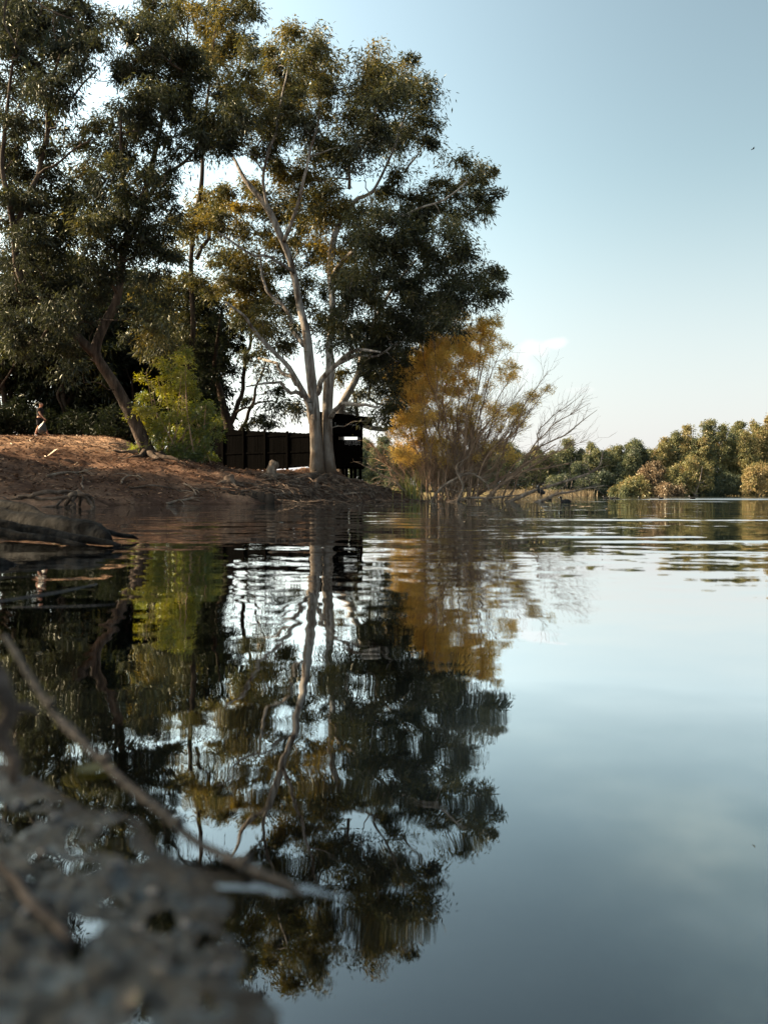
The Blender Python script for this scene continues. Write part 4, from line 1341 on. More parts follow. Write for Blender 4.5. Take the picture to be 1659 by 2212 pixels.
# ------------------------------------------------------------------ things on the bank
def stump(label, px, py, w, h, seed, lean=0.0, mat='dead_wood'):
    g_ = G(px, py)
    d = g_[1]
    r = np.random.default_rng(seed)
    W, H = w / F * d / 2, h / F * d
    pts = [[g_[0], d, g_[2] - .1, W * 1.35], [g_[0] + lean * .1, d, g_[2] + H * .12, W * 1.1], [g_[0] + lean * .4, d, g_[2] + H * .5, W * .85], [g_[0] + lean * .8, d, g_[2] + H * .85, W * .8], [g_[0] + lean, d, g_[2] + H, W * .55]]
    sp = smooth_path(pts, .05)
    o = MB()
    o.tube(sp[:, :3], sp[:, 3], 12, seed, .12)
    for k_ in range(5):
        a_ = k_ * 1.25 + r.uniform(0, .6)
        pp = []
        for t in np.linspace(0, 1, 7):
            x_, y_ = g_[0] + math.cos(a_) * W * (.6 + 2.2 * t), d + math.sin(a_) * W * (.6 + 1.8 * t)
            pp.append([x_, y_, gz(x_, y_) + W * .5 * (1 - t) - .01])
        o.tube(np.array(pp), np.linspace(W * .4, W * .12, 7), 6, k_, .1)
    return tag(o.build('tree_stump', M[mat]), label, 'stump', 'old stumps on the bank')


stump('pale weathered upright stump on the bank left of the twin trunked eucalyptus', 583, 1030, 26, 34, 1, .18)
stump('short dark broken stump low on the bank left of the pale upright stump', 498, 1046, 26, 20, 2, -.05, 'root')


def surface_root(label, pts, w0, seed, mat='root', name='surface_root', lift=.02, cat='root', hump=.05):
    r = np.random.default_rng(seed)
    out_ = []
    for (a_, b_) in zip(pts[:-1], pts[1:]):
        n_ = max(3, int(math.hypot(a_[0] - b_[0], (a_[1] - b_[1]) * 2) / 6))
        for t in np.linspace(0, 1, n_, endpoint=False):
            out_.append(G(a_[0] + (b_[0] - a_[0]) * t, a_[1] + (b_[1] - a_[1]) * t))
    out_.append(G(*pts[-1]))
    out_ = np.array(out_)
    k_ = len(out_)
    for _ in range(2):
        out_[1:-1] = (out_[:-2] + 2 * out_[1:-1] + out_[2:]) / 4
    out_[:, 2] += lift + hump * np.abs(np.sin(np.linspace(0, 5, k_) + seed))
    out_[:, :2] += np.cumsum(r.normal(0, .015, (k_, 2)), 0) * .5
    rad = .68 * w0 / F * out_[:, 1] / 2 * np.linspace(1, .45, k_)
    o = MB().tube(out_, rad, 8, seed, .13)
    for q in range(3):
        j = int(r.uniform(.3, .9) * (k_ - 1))
        e = out_[j] + np.array([r.uniform(-.5, .5), r.uniform(-.3, .3), 0])
        e[2] = gz(e[0], e[1]) + .01
        tt = np.linspace(0, 1, 6)[:, None]
        o.tube(out_[j] * (1 - tt) + e * tt + np.array([0, 0, .06]) * np.sin(tt * PI), np.linspace(rad[j] * .6, rad[j] * .25, 6), 6, q, .1)
    return tag(o.build(name, M[mat]), label, cat)


surface_root('long knobbly dead root lying across the middle of the sunlit slope', [(100, 1031), (150, 1026), (185, 1020), (210, 1016)], 9, 3, 'dead_wood')
surface_root('short hooked root sticking up below the long knobbly one', [(180, 1062), (176, 1050), (182, 1036), (178, 1030)], 7, 4, 'root')
surface_root('pale curved root on the shaded slope below the leaning tree', [(264, 1048), (262, 1040), (275, 1034), (305, 1030)], 7, 5, 'dead_wood')
surface_root('dark root running down the shaded slope to the waterside', [(280, 1056), (330, 1054), (385, 1062), (440, 1066)], 6, 6)
surface_root('looping pale root over the bank edge left of the dark undercut', [(398, 1050), (415, 1058), (425, 1070), (420, 1082), (400, 1085)], 7, 7, 'dead_wood')
surface_root('forked thin root between the looping root and the dark undercut', [(420, 1060), (450, 1062), (468, 1072), (470, 1085)], 6, 8)
surface_root('pale flat root end lying at the waterline below the shaded slope', [(362, 1090), (390, 1087), (415, 1083)], 9, 9, 'dead_wood')
surface_root('dark root crossing the lower bank toward the pale upright stump', [(480, 1058), (520, 1064), (560, 1066), (600, 1060)], 6, 10)
surface_root('pale root hanging over the bank edge right of the dark undercut', [(540, 1068), (580, 1074), (620, 1070), (650, 1076)], 6, 11, 'dead_wood')
surface_root('long pale driftwood lying low on the bank under the big eucalyptus', [(725, 1073), (760, 1070), (800, 1068), (835, 1066)], 9, 12, 'dead_wood', 'driftwood', cat='driftwood')
surface_root('small pale stick lying near the top of the sunlit crest', [(235, 961), (250, 958), (262, 962)], 4, 13, 'dead_wood', 'stick', cat='stick', hump=.03)
# pale bark strip
g_ = G(110, 990)
v = np.array([[-.12, .0, .02], [.0, -.12, .05], [.16, .02, .22], [.03, .13, .20]]) * 1.3 + g_
tag(MB().add(v, [[0, 1, 2, 3]], None, .8).build('bark_strip', M['pale_leaf'], smooth=False), 'pale strip of shed bark lying on the sunlit slope', 'bark')

# dark undercut block at the waterline
g_ = G(513, 1080)
o = MB()
for i in range(7):
    x_ = g_[0] - .75 + i * .25
    y_ = g_[1] + .15 + i * .10
    o.tube([[x_, y_, -.15], [x_, y_ + .02, .05], [x_ + .02, y_ + .06, .20 + .02 * (i % 3)], [x_ + .02, y_ + .2, .27 + .02 * (i % 2)]], [.17, .18, .16, .08], 8, i, .12)
tag(o.build('earth_ledge', M['bark_dark']), 'dark undercut ledge of earth at the waterline below the short dark stump', 'ledge')

# root tangle at the water on the left
g0 = G(165, 1084)
rng = np.random.default_rng(15)
root = thing('driftwood_root', 'upturned tangle of bare arching roots at the waterside behind the wet log', 'driftwood', (g0[0], g0[1], max(0, g0[2])))
dR = 15.6
arms = [[(172, 1066, 10), (185, 1075, 9), (195, 1086, 8), (203, 1098, 6)], [(168, 1065, 10), (158, 1078, 9), (160, 1092, 7), (152, 1099, 5)], [(165, 1065, 11), (150, 1072, 10), (146, 1085, 8), (143, 1098, 6)],
        [(172, 1066, 9), (175, 1080, 8), (172, 1094, 6)], [(165, 1066, 9), (140, 1062, 9), (105, 1063, 9), (70, 1070, 8), (40, 1073, 6)], [(150, 1072, 7), (110, 1078, 7), (60, 1074, 7), (25, 1078, 5)], [(178, 1068, 8), (166, 1060, 8), (150, 1068, 8), (130, 1084, 6), (120, 1094, 5)], [(160, 1090, 6), (140, 1094, 5), (110, 1095, 5), (90, 1096, 4)], [(170, 1068, 8), (190, 1070, 7), (199, 1082, 6), (207, 1098, 4)]]
o = MB()
for i, a_ in enumerate(arms):
    pts = [[*P(q[0], q[1], dR + .25 * math.sin(i * 2.1 + j)), q[2] / F * dR / 2] for j, q in enumerate(a_)]
    sp = smooth_path(pts, .05, .03, i)
    o.tube(sp[:, :3], sp[:, 3], 8, i, .12)
o.build('roots', M['root'], root)

# wet log in the left foreground
LD = 3.95
lg = thing('log', 'dark wet log with root arms lying in the shallows at the left edge', 'log', (*P(60, 1160, LD)[:2], 0))
pts = [[*P(q[0], q[1], LD + q[3]), q[2] / F * LD / 2] for q in [(-160, 1118, 88, .5), (-60, 1116, 86, .35), (20, 1134, 66, .2), (100, 1139, 57, .05), (150, 1144, 52, -.05), (190, 1149, 50, -.1), (215, 1156, 38, -.15), (232, 1164, 20, -.2), (242, 1172, 8, -.22)]]
sp = smooth_path(pts, .03, .012, 3)
MB().tube(sp[:, :3], sp[:, 3], 18, 3, .05).build('trunk', M['log'], lg)
for i, pp in enumerate([[(-160, 1095, 46, .9), (-40, 1100, 46, .75), (20, 1101, 46, .6), (60, 1109, 38, .5), (95, 1122, 26, .35), (120, 1138, 14, .2)],
                        [(-150, 1122, 34, -.35), (0, 1137, 32, -.38), (40, 1143, 28, -.4), (100, 1152, 24, -.42), (150, 1164, 19, -.44), (200, 1169, 15, -.46), (240, 1173, 11, -.48), (262, 1179, 5, -.5)],
                        [(-150, 1140, 22, -.5), (0, 1150, 20, -.5), (50, 1160, 16, -.52), (100, 1165, 13, -.55), (150, 1172, 10, -.57), (190, 1180, 5, -.6)],
                        [(215, 1146, 16, .1), (240, 1151, 13, .12), (262, 1156, 11, .14), (285, 1160, 9, .16), (298, 1164, 4, .18)]]):
    pts = [[*P(q[0], q[1], LD + q[3]), q[2] / F * LD / 2] for q in pp]
    sp = smooth_path(pts, .03, .006, 40 + i)
    MB().tube(sp[:, :3], sp[:, 3], 10, 40 + i, .06).build('root_arm', M['log'], lg)
pts = [[*P(q[0], q[1], 2.75), q[2] / F * 2.75 / 2] for q in [(-60, 1206, 30), (0, 1216, 22), (30, 1222, 16), (60, 1229, 9), (75, 1233, 4)]]
sp = smooth_path(pts, .02, .004, 2)
tag(MB().tube(sp[:, :3], sp[:, 3], 10, 2, .06).build('root_end', M['log']), 'dark wet root tip breaking the water below the log at the left edge', 'root')
# two sunken sticks showing at the surface
for i, (pp, lab) in enumerate([([(-40, 1304, 4), (0, 1299, 4), (80, 1287, 5), (140, 1277, 4), (210, 1262, 2)], 'long slanting waterlogged stick just breaking the surface below the log'),
                               ([(25, 1312, 2), (100, 1311, 2), (190, 1309, 2), (250, 1306, 1)], 'thin level waterlogged stick below the slanting one')]):
    pts = []
    for q in pp:
        d = CAM_H * F / (q[1] - HY)
        w_ = P(q[0], q[1], d)
        pts.append([w_[0], w_[1], .001, q[2] / F * d / 2])
    sp = smooth_path(pts, .03)
    tag(MB().tube(sp[:, :3], sp[:, 3], 8, i, .08).build('waterlogged_stick', M['stick']), lab, 'stick')

# ------------------------------------------------------------------ foreground stick, bark and debris on the sand
stk = [(10, 1375, 24, .66), (40, 1420, 30, .645), (80, 1485, 34, .63), (115, 1545, 36, .615), (145, 1575, 46, .61), (180, 1610, 38, .60), (235, 1660, 38, .585), (300, 1715, 38, .57), (360, 1765, 42, .552), (420, 1815, 44, .535), (500, 1855, 42, .515), (570, 1888, 38, .50), (640, 1922, 30, .485), (690, 1950, 18, .472)]
pts = [[*P(q[0], q[1], q[3]), q[2] * .45 / F * q[3] / 2] for q in stk]
pts[-1][2] = -.012
sp = smooth_path(pts, .008, .0015, 5)
root = thing('stick', 'long thin brown stick slanting from the sand into the water in the foreground', 'stick', (sp[-1, 0], sp[-1, 1], 0))
MB().tube(sp[:, :3], sp[:, 3], 14, 5, .05).build('stem', M['stick'], root)
for i, j in enumerate((.22, .42, .68, .85)):
    k_ = int(j * len(sp))
    c = sp[k_, :3]
    MB().tube([c, c + np.array([.003, -.002, .004]), c + np.array([.005, -.003, .007])], [.0045, .004, .002], 8, i, .1).build('knot', M['stick'], root)
# curled bark
rng = np.random.default_rng(8)
o = MB()
for i, pp in enumerate([[(-25, 1470, 60, .50), (5, 1490, 40, .5), (20, 1530, 34, .5), (5, 1570, 44, .5), (15, 1610, 36, .5), (35, 1650, 30, .5), (30, 1690, 22, .49)], [(0, 1540, 30, .5), (35, 1528, 26, .505), (65, 1530, 22, .51), (85, 1542, 10, .515)], [(-20, 1440, 40, .52), (0, 1450, 36, .52), (14, 1475, 26, .51)]]):
    pts = [[*P(q[0], q[1], q[3]), q[2] / F * q[3] / 2] for q in pp]
    sp = smooth_path(pts, .006, .002, i)
    o.tube(sp[:, :3], sp[:, 3], 10, i, .16)
tag(o.build('driftwood_piece', M['drift']), 'blurred piece of gnarled brown driftwood standing at the left edge of the sand', 'driftwood')
# thin twig lying on the sand
pts = []
for q in [(-10, 1880), (30, 1925), (70, 1965), (110, 2005), (150, 2050)]:
    g_ = G(*q)
    pts.append([g_[0], g_[1], g_[2] + .003, .0028])
sp = smooth_path(pts, .006, .001, 1)
tag(MB().tube(sp[:, :3], sp[:, 3], 8, 4, .1).build('twig', M['drift']), 'thin blurred twig lying on the dark sand at lower left', 'twig')
# floating leaf
w_ = P(203, 1668, CAM_H * F / (1668 - HY))
t = np.linspace(0, 1, 9)
ax = np.array([.034, .006])
lv, lq = [], []
for k_, tt in enumerate(t):
    c = np.array([w_[0] - .017, w_[1] - .004]) + ax * tt
    hw_ = .009 * math.sin(PI * tt) ** .7
    lv += [[c[0] - .1 * hw_, c[1] + hw_, .004 + .003 * tt], [c[0], c[1], .0015], [c[0] + .1 * hw_, c[1] - hw_, .003]]
for k_ in range(8):
    lq += [[k_ * 3, k_ * 3 + 1, k_ * 3 + 4, k_ * 3 + 3], [k_ * 3 + 1, k_ * 3 + 2, k_ * 3 + 5, k_ * 3 + 4]]
tag(MB().add(lv, lq, None, .5).build('floating_leaf', M['yellow_leaf']), 'single dull yellow leaf floating beside the foreground stick', 'leaf')


fl0 = None
for i, (px, py, w_) in enumerate([(1265, 1094, .30), (1240, 1091.5, .18), (640, 1204, .045), (84, 1412, .012), (1310, 1099, .12), (1003, 1127, .06), (1150, 1187, .04), (900, 1240, .02)]):  # the one nearest the left edge stands in for a glint
    d = CAM_H * F / (py - HY)
    q_ = P(px, py, d)
    if fl0 is None:
        a_ = np.linspace(0, 2 * PI, 12, endpoint=False)
        V = np.column_stack([.5 * np.cos(a_) * (1 + .2 * np.sin(3 * a_)), .16 * np.sin(a_), .03 + .02 * np.cos(2 * a_)])
        V = np.concatenate([V, [[0, 0, .015]]])
        fl0 = MB().add(V, None, [[12, k_, (k_ + 1) % 12] for k_ in range(12)], .6).build('leaf_glint_fleck', M['pale_leaf'], origin=(0, 0, 0))
        ob = fl0
    else:
        ob = fl0.copy()
        COL.objects.link(ob)
    ob.location = (q_[0], q_[1], 0)
    ob.scale = (w_, w_, w_)
    ob.rotation_euler = (0, 0, .3 * i)
    tag(ob, 'tiny pale leaf or glint fleck lying flat on the lake', 'leaf', 'pale leaf fragments and a glint on the lake')


def pebble_mesh(seed, s=1.0):
    r = np.random.default_rng(seed)
    n1_, n2_ = 7, 12
    V, Q = [], []
    ph = r.uniform(0, 6.28, 6)
    for i in range(n1_ + 1):
        th_ = PI * i / n1_
        for j in range(n2_):
            f = 2 * PI * j / n2_
            k_ = 1 + .14 * math.sin(2 * f + ph[0]) + .10 * math.sin(3 * f + th_ * 2 + ph[1]) + .08 * math.sin(3 * th_ + ph[2])
            V.append([k_ * math.sin(th_) * math.cos(f), .75 * k_ * math.sin(th_) * math.sin(f), .5 * k_ * math.cos(th_)])
    for i in range(n1_):
        for j in range(n2_):
            Q.append([i * n2_ + j, (i + 1) * n2_ + j, (i + 1) * n2_ + (j + 1) % n2_, i * n2_ + (j + 1) % n2_])
    return np.array(V) * s, Q


pv, pq = pebble_mesh(3)
peb0 = None
r = random.Random(12)
spots = [(40, 1745), (120, 1770), (90, 1850), (210, 1800), (250, 1880), (60, 1980), (330, 1930), (300, 2010), (400, 2000), (470, 2100)]
for i, (px, py) in enumerate(spots):
    g_ = G(px, py)
    s = r.uniform(.003, .0055)
    if peb0 is None:
        ob = MB().add(pv, pq).build('pebble', M['stone'], origin=(0, 0, 0))
        peb0 = ob
    else:
        ob = peb0.copy()
        COL.objects.link(ob)
    ob.location = (g_[0], g_[1], g_[2] + s * .2)
    ob.scale = (s, s, s)
    ob.rotation_euler = (0, 0, r.uniform(0, 6))
    tag(ob, 'small rounded dark pebble half sunk in the wet foreground sand', 'pebble', 'dark pebbles on the foreground sand')

# leaf litter over the bank
rng = np.random.default_rng(5)
n_ = 60000
lx, ly = rng.uniform(-24, 2, n_), rng.uniform(16, 46, n_)
ok = (land_sdf(lx, ly) > .1) & (lx > -.56 * ly)
lx, ly = lx[ok], ly[ok]
lz = height(lx, ly) + .012
pos = np.column_stack([lx, ly, lz])
an = rng.uniform(0, 6.28, len(lx))
ax = np.column_stack([np.cos(an), np.sin(an), rng.uniform(-.1, .5, len(lx))])
sd = nrm(np.cross(ax, rng.normal(0, .5, (len(lx), 3)) + np.array([0, 0, 1])))
ln_ = rng.uniform(.06, .17, len(lx))[:, None]
v = np.stack([pos, pos + ax * ln_ * .5 + sd * ln_ * .16, pos + ax * ln_, pos + ax * ln_ * .5 - sd * ln_ * .16], 1).reshape(-1, 3)
tag(MB().add(v, np.arange(len(v)).reshape(-1, 4), None, np.repeat(rng.uniform(0, 1, len(lx)) ** 1.5, 4)).build('leaf_litter', M['litter'], smooth=False), 'fallen brown leaves scattered over the earth bank', 'leaf litter', kind='stuff')

# ------------------------------------------------------------------ near tree whose hanging twigs enter at the top left
rng = np.random.default_rng(91)
nb0 = np.array([-6.6, 3.0, 0])
nb0[2] = gz(nb0[0], nb0[1])
near = thing('eucalyptus_tree', 'near tree overhead whose dark hanging leaves dip into the top left corner', 'tree', nb0)
tb, lb = MB(), MB()
bb = tb
lims = [[(-6.6, 3.0, nb0[2] - .2, .30), (-6.5, 3.1, 1.8, .24), (-6.2, 3.3, 3.5, .2), (-5.8, 3.4, 5.2, .13), (-5.4, 3.4, 7, .06)],
        [(-6.3, 3.2, 3.0, .14), (-5.2, 3.6, 4.3, .09), (-3.8, 3.9, 5.0, .05), (-2.6, 4.2, 4.6, .02), (-1.95, 4.2, 3.4, .008)],
        [(-6.2, 3.3, 3.6, .12), (-7.4, 4.6, 5, .08), (-8, 6, 6, .04)], [(-6.4, 3.2, 2.6, .12), (-7, 1.6, 4.2, .07), (-7, 0, 5.2, .03)]]
nodes = []
for i, lm in enumerate(lims):
    sp = smooth_path(np.array(lm), .2, .05, i)
    tb.tube(sp[:, :3], sp[:, 3], 10, i, .06)
    nodes += [list(q) for q in sp if q[2] > 2.2]
cen = np.array([-6.6, 3.4, 5.2]) + nrm(rng.normal(0, 1, (260, 3))) * (rng.uniform(.1, 1, 260) ** .4)[:, None] * np.array([2.9, 4.6, 2.1])
cen = cen[cen[:, 0] < -.62 * np.maximum(cen[:, 1], 0) - .9]
grow(bb, rng, nodes, cen, .006, .008)
leaves(lb, rng, cen, .55, 170, .17, .2, np.clip(rng.normal(.2, .12, len(cen)), 0, 1), .9)
# the twig in view: individual long leaves
hang = []
for (px, py, lpx, a_, dd) in [(190, 120, 62, 2.0, 4.0), (215, 55, 50, 1.75, 4.0), (232, 52, 70, 1.45, 4.05), (250, 60, 62, 1.3, 4.0), (235, 90, 62, 1.2, 4.1), (268, 70, 60, 1.0, 4.05), (290, 85, 75, 1.55, 4.0), (312, 100, 66, 1.2, 4.1), (300, 75, 72, 1.05, 4.05), (205, 90, 46, 2.4, 4.1), (150, 60, 46, 1.9, 4.2), (75, 190, 50, .4, 4.1), (72, 215, 55, .9, 4.1), (95, 200, 45, 1.3, 4.2), (20, 150, 60, 1.5, 4.1), (10, 240, 60, 1.2, 4.2)]:
    px, py, lpx = px * .55, py * .55, lpx * .62
    a0 = P(px, py, dd)
    e0 = P(px + math.cos(a_) * lpx, py + math.sin(a_) * lpx, dd + rng.uniform(-.05, .05))
    ax = e0 - a0
    sdv = nrm(np.cross(ax, np.array([rng.normal(0, .5), 1, rng.normal(0, .3)])))
    K = 6
    V = []
    for k_ in range(K):
        t = k_ / (K - 1)
        c = a0 + ax * t + sdv * .012 * math.sin(PI * t)
        w_ = .15 * np.linalg.norm(ax) * math.sin(PI * (.06 + .92 * t)) ** .8
        V += [c - sdv * w_ * .5, c + sdv * w_ * .5]
    lb.add(np.array(V), [[2 * k_, 2 * k_ + 1, 2 * k_ + 3, 2 * k_ + 2] for k_ in range(K - 1)], None, .45)
    hang.append(a0)
hang = np.array(hang)
tw_ = smooth_path([[-1.95, 4.2, 3.4, .007], [*P(40, -40, 4.1), .006], [*P(90, 10, 4.05), .004], [*P(130, 30, 4.0), .003], [*P(170, 45, 4.0), .002]], .05)
bb.tube(tw_[:, :3], tw_[:, 3], 6, 1)
nd = [list(q) for q in tw_]
tw_ = smooth_path([[-1.95, 4.2, 3.4, .006], [*P(10, 20, 4.2), .005], [*P(25, 80, 4.1), .004], [*P(45, 110, 4.1), .002]], .05)
bb.tube(tw_[:, :3], tw_[:, 3], 6, 2)
nd += [list(q) for q in tw_]
grow(bb, rng, nd, hang, .0015, .001, 4)
tb.build('trunk', M['bark_brown'], near)
lb.build('crown', M['dark_leaf'], near, smooth=False)


# ------------------------------------------------------------------ coots
def loft(secs, n=12):
    """secs: (x, z, half width y, half height z)"""
    V, Q, T = [], [], []
    for (x, z, wy, wz) in secs:
        for j in range(n):
            f = 2 * PI * j / n
            V.append([x, wy * math.cos(f), z + wz * math.sin(f)])
    for i in range(len(secs) - 1):
        for j in range(n):
            Q.append([i * n + j, i * n + (j + 1) % n, (i + 1) * n + (j + 1) % n, (i + 1) * n + j])
    V.append([secs[0][0], 0, secs[0][1]])
    V.append([secs[-1][0], 0, secs[-1][1]])
    a_, b_ = len(V) - 2, len(V) - 1
    for j in range(n):
        T.append([a_, (j + 1) % n, j])
        T.append([b_, (len(secs) - 1) * n + j, (len(secs) - 1) * n + (j + 1) % n])
    return np.array(V), Q, T


def coot_body():
    # one continuous skin: tail -> back -> breast -> neck -> head, as a tube along a bent spine
    spine = [(.19, 0, .045, .012), (.15, 0, .05, .035), (.09, 0, .05, .066), (.02, 0, .045, .082), (-.05, 0, .042, .082), (-.10, 0, .05, .07), (-.135, 0, .075, .052), (-.150, 0, .115, .034), (-.155, 0, .15, .028), (-.165, 0, .178, .032), (-.185, 0, .192, .033), (-.205, 0, .188, .024), (-.22, 0, .182, .010)]
    sp = smooth_path(np.array(spine), .012)
    return MB().tube(sp[:, :3], sp[:, 3], 14, 0, 0)


def make_coot(label, loc, group):
    root = thing('coot', label, 'bird', loc, group)
    b_ = coot_body()
    b_.v = [v_ + np.array(loc) for v_ in b_.v]
    b_.build('body', M['coot'], root)
    V, Q, T = loft([(-.212, .182, .012, .012), (-.235, .176, .009, .008), (-.255, .170, .002, .002)], 8)
    MB().add(V + np.array(loc), Q, T).build('bill', M['bill'], root)
    V, Q, T = loft([(-.205, .200, .010, .010), (-.221, .196, .009, .013), (-.226, .188, .004, .006)], 8)
    MB().add(V + np.array(loc), Q, T).build('forehead_shield', M['bill'], root)
    for s in (-1, 1):
        V, Q, T = loft([(.17, .065, .004, .008), (.08, .075, .010, .035), (-.02, .075, .012, .042), (-.07, .07, .004, .02)], 10)
        V[:, 1] += s * (.062 - .25 * np.abs(V[:, 0] - .02) * .5)
        MB().add(V + np.array(loc), Q, T).build('wing', M['coot'], root)
    return root


def wpt(px, py):
    d = CAM_H * F / (py - HY)
    return P(px, py, d)


GRP = 'black coots on the lake'
w_ = P(1222, 1085, 26.0)
c0 = make_coot('largest black coot floating under the tips of the dead branches', (w_[0], w_[1], -.02), GRP)
for (px, py, rz, sc, lab) in [(1309, 1077.6, .15, .95, 'leftmost coot of the three swimming close together'), (1322, 1077.3, -.1, .95, 'middle coot of the three swimming close together'), (1333, 1077.4, .2, .9, 'rightmost coot of the three swimming close together'),
                              (1381, 1076.6, .9, .85, 'coot swimming alone with its back turned, between the trio and the white billed one'), (1428, 1077.6, .45, 1.0, 'upright coot showing its white bill and forehead to the camera'), (1496, 1077.2, .0, 1.0, 'rightmost coot, swimming in profile on the open water'),
                              (1185, 1080.5, 2.6, .9, 'coot half hidden in the dead branches left of the largest one')]:
    w_ = wpt(px, py)
    dup(c0, (w_[0], w_[1], -.02), rz, sc, lab, GRP)
w_ = P(1168, 1064, 27.0)
pc = dup(c0, (w_[0], w_[1], w_[2] - .02), .5, 1.0, 'black coot perched above the water on a dead branch', GRP)
pc.rotation_euler = (0, .35, .5)
for s in (-1, 1):
    MB().tube([[w_[0] + .02, w_[1] + s * .03, w_[2] - .13], [w_[0] + .03, w_[1] + s * .03, w_[2] - .06], [w_[0] + .0, w_[1] + s * .03, w_[2] + .0]], [.008, .009, .014], 6, 1).build('leg', M['coot'], None)
for o in [o for o in bpy.data.objects if o.name.startswith('leg') and o.parent is None]:
    mw = o.location.copy()
    o.parent = pc
    o.matrix_parent_inverse = pc.matrix_basis.inverted()

# bird in the sky
w_ = P(1626, 321, 120)
root = thing('flying_bird', 'tiny dark bird gliding high in the empty sky at right', 'bird', w_)
sp = smooth_path(np.array([[-.3, 0, -.1, .01], [-.12, 0, -.04, .07], [.1, 0, .04, .075], [.22, 0, .09, .05], [.3, 0, .12, .015]]), .04)
MB().tube(sp[:, :3] + w_, sp[:, 3], 8).build('body', M['coot'], root)
for s in (-1, 1):
    v = np.array([[-.05, 0, 0], [.13, 0, .04], [.16, s * .28, .16], [.02, s * .62, .10], [-.06, s * .3, .12]])
    MB().add(v + w_, [[0, 1, 2, 4]], [[2, 3, 4]]).build('wing', M['coot'], root, smooth=False)

# ------------------------------------------------------------------ the person on the crest
pd = 39.0
pbx = (86 - CX) / F * pd
pz = gz(pbx, pd)
H = 1.74
person = thing('person', 'person in black shirt and shorts walking along the crest with bare calves and white shoes', 'person', (pbx, pd, pz))


def skin_obj(name, verts, edges, radii, mat, parent, sub=2, rootv=0):
    me = bpy.data.meshes.new(name)
    me.from_pydata([tuple(v_) for v_ in verts], edges, [])
    o = bpy.data.objects.new(name, me)
    COL.objects.link(o)
    o.parent = parent
    me.materials.append(mat)
    sk = o.modifiers.new('skin', 'SKIN')
    for i, rr in enumerate(radii):
        me.skin_vertices[0].data[i].radius = (rr, rr) if not isinstance(rr, tuple) else rr
    for i in range(len(verts)):
        me.skin_vertices[0].data[i].use_root = (i == rootv)
    sk.use_smooth_shade = True
    ss = o.modifiers.new('sub', 'SUBSURF')
    ss.levels = ss.render_levels = sub
    return o


# walks towards +x; body frame: x forward, y to its left (away), z up
bv, be, br = [], [], []


def jv(p_, r_, par=None):
    bv.append(p_)
    br.append(r_)
    if par is not None:
        be.append((par, len(bv) - 1))
    return len(bv) - 1


pel = jv((0, 0, .93), .135)
sp1 = jv((.01, 0, 1.10), .125, pel)
sp2 = jv((.02, 0, 1.28), .15, sp1)
sp3 = jv((.03, 0, 1.42), .12, sp2)
nk = jv((.045, 0, 1.50), .055, sp3)
hd0 = jv((.06, 0, 1.57), .075, nk)
hd1 = jv((.07, 0, 1.65), .088, hd0)
hd2 = jv((.065, 0, 1.71), .06, hd1)
nose = jv((.165, 0, 1.625), .014, hd1)
for s in (-1, 1):
    jv((.05, s * .088, 1.63), .018, hd1)
for s, hipx, knee, ank, toe in ((1, 0, (.22, .10, .50), (.38, .10, .11), (.56, .10, .045)), (-1, 0, (-.02, -.10, .48), (-.18, -.10, .10), (-.02, -.10, .04))):
    hp = jv((0, s * .095, .86), .105, pel)
    md = jv(tuple((np.array((0, s * .1, .86)) + np.array(knee)) / 2), .082, hp)
    kn = jv(knee, .056, md)
    cf = jv(tuple(np.array(knee) * .62 + np.array(ank) * .38 + np.array([-.015, 0, 0])), .058, kn)
    an_ = jv(ank, .036, cf)
    jv(toe, .035, an_)
for s, elb, wr in ((1, (-.10, .24, 1.12), (.06, .25, .90)), (-1, (.12, -.25, 1.12), (.30, -.24, .93))):
    sh = jv((.02, s * .19, 1.40), .062, sp3)
    el = jv(elb, .043, sh)
    w0 = jv(wr, .028, el)
    dirh = nrm(np.array(wr) - np.array(elb))
    pm_ = jv(tuple(np.array(wr) + dirh * .07), .030, w0)
    for k_, off in enumerate((-.028, -.010, .010, .028)):
        f0 = np.array(wr) + dirh * .12 + np.array([off, 0, 0])
        a_ = jv(tuple(f0), .010, pm_)
        b2 = jv(tuple(f0 + dirh * .03 + np.array([0, -s * .012, 0])), .009, a_)
        jv(tuple(f0 + dirh * (.045 + .006 * (k_ % 2)) + np.array([0, -s * .03, 0])), .008, b2)
    th_ = jv(tuple(np.array(wr) + dirh * .05 + np.array([.035, -s * .01, 0])), .010, w0)
    jv(tuple(np.array(wr) + dirh * .095 + np.array([.05, -s * .02, 0])), .009, th_)
skin_obj('body', bv, be, br, M['skin'], person)
V_, E_, R_ = [(0, 0, .90), (.01, 0, 1.10), (.02, 0, 1.30), (.03, 0, 1.43), (.04, 0, 1.475)], [(0, 1), (1, 2), (2, 3), (3, 4)], [.165, .155, .175, .14, .075]
for s, elb in ((1, (-.10, .24, 1.12)), (-1, (.12, -.25, 1.12))):
    V_ += [(.02, s * .19, 1.40), tuple(np.array((.02, s * .19, 1.40)) * .4 + np.array(elb) * .6)]
    n0 = len(V_) - 2
    E_ += [(3, n0), (n0, n0 + 1)]
    R_ += [.085, .075]
skin_obj('shirt', V_, E_, R_, M['black_cloth'], person)
V_, E_, R_ = [(0, 0, .93)], [], [.165]
for s, knee in ((1, (.22, .10, .50)), (-1, (-.02, -.10, .48))):
    V_ += [(0, s * .1, .84), tuple(np.array((0, s * .1, .84)) * .15 + np.array(knee) * .85)]
    n0 = len(V_) - 2
    E_ += [(0, n0), (n0, n0 + 1)]
    R_ += [.13, .10]
skin_obj('shorts', V_, E_, R_, M['black_cloth'], person)
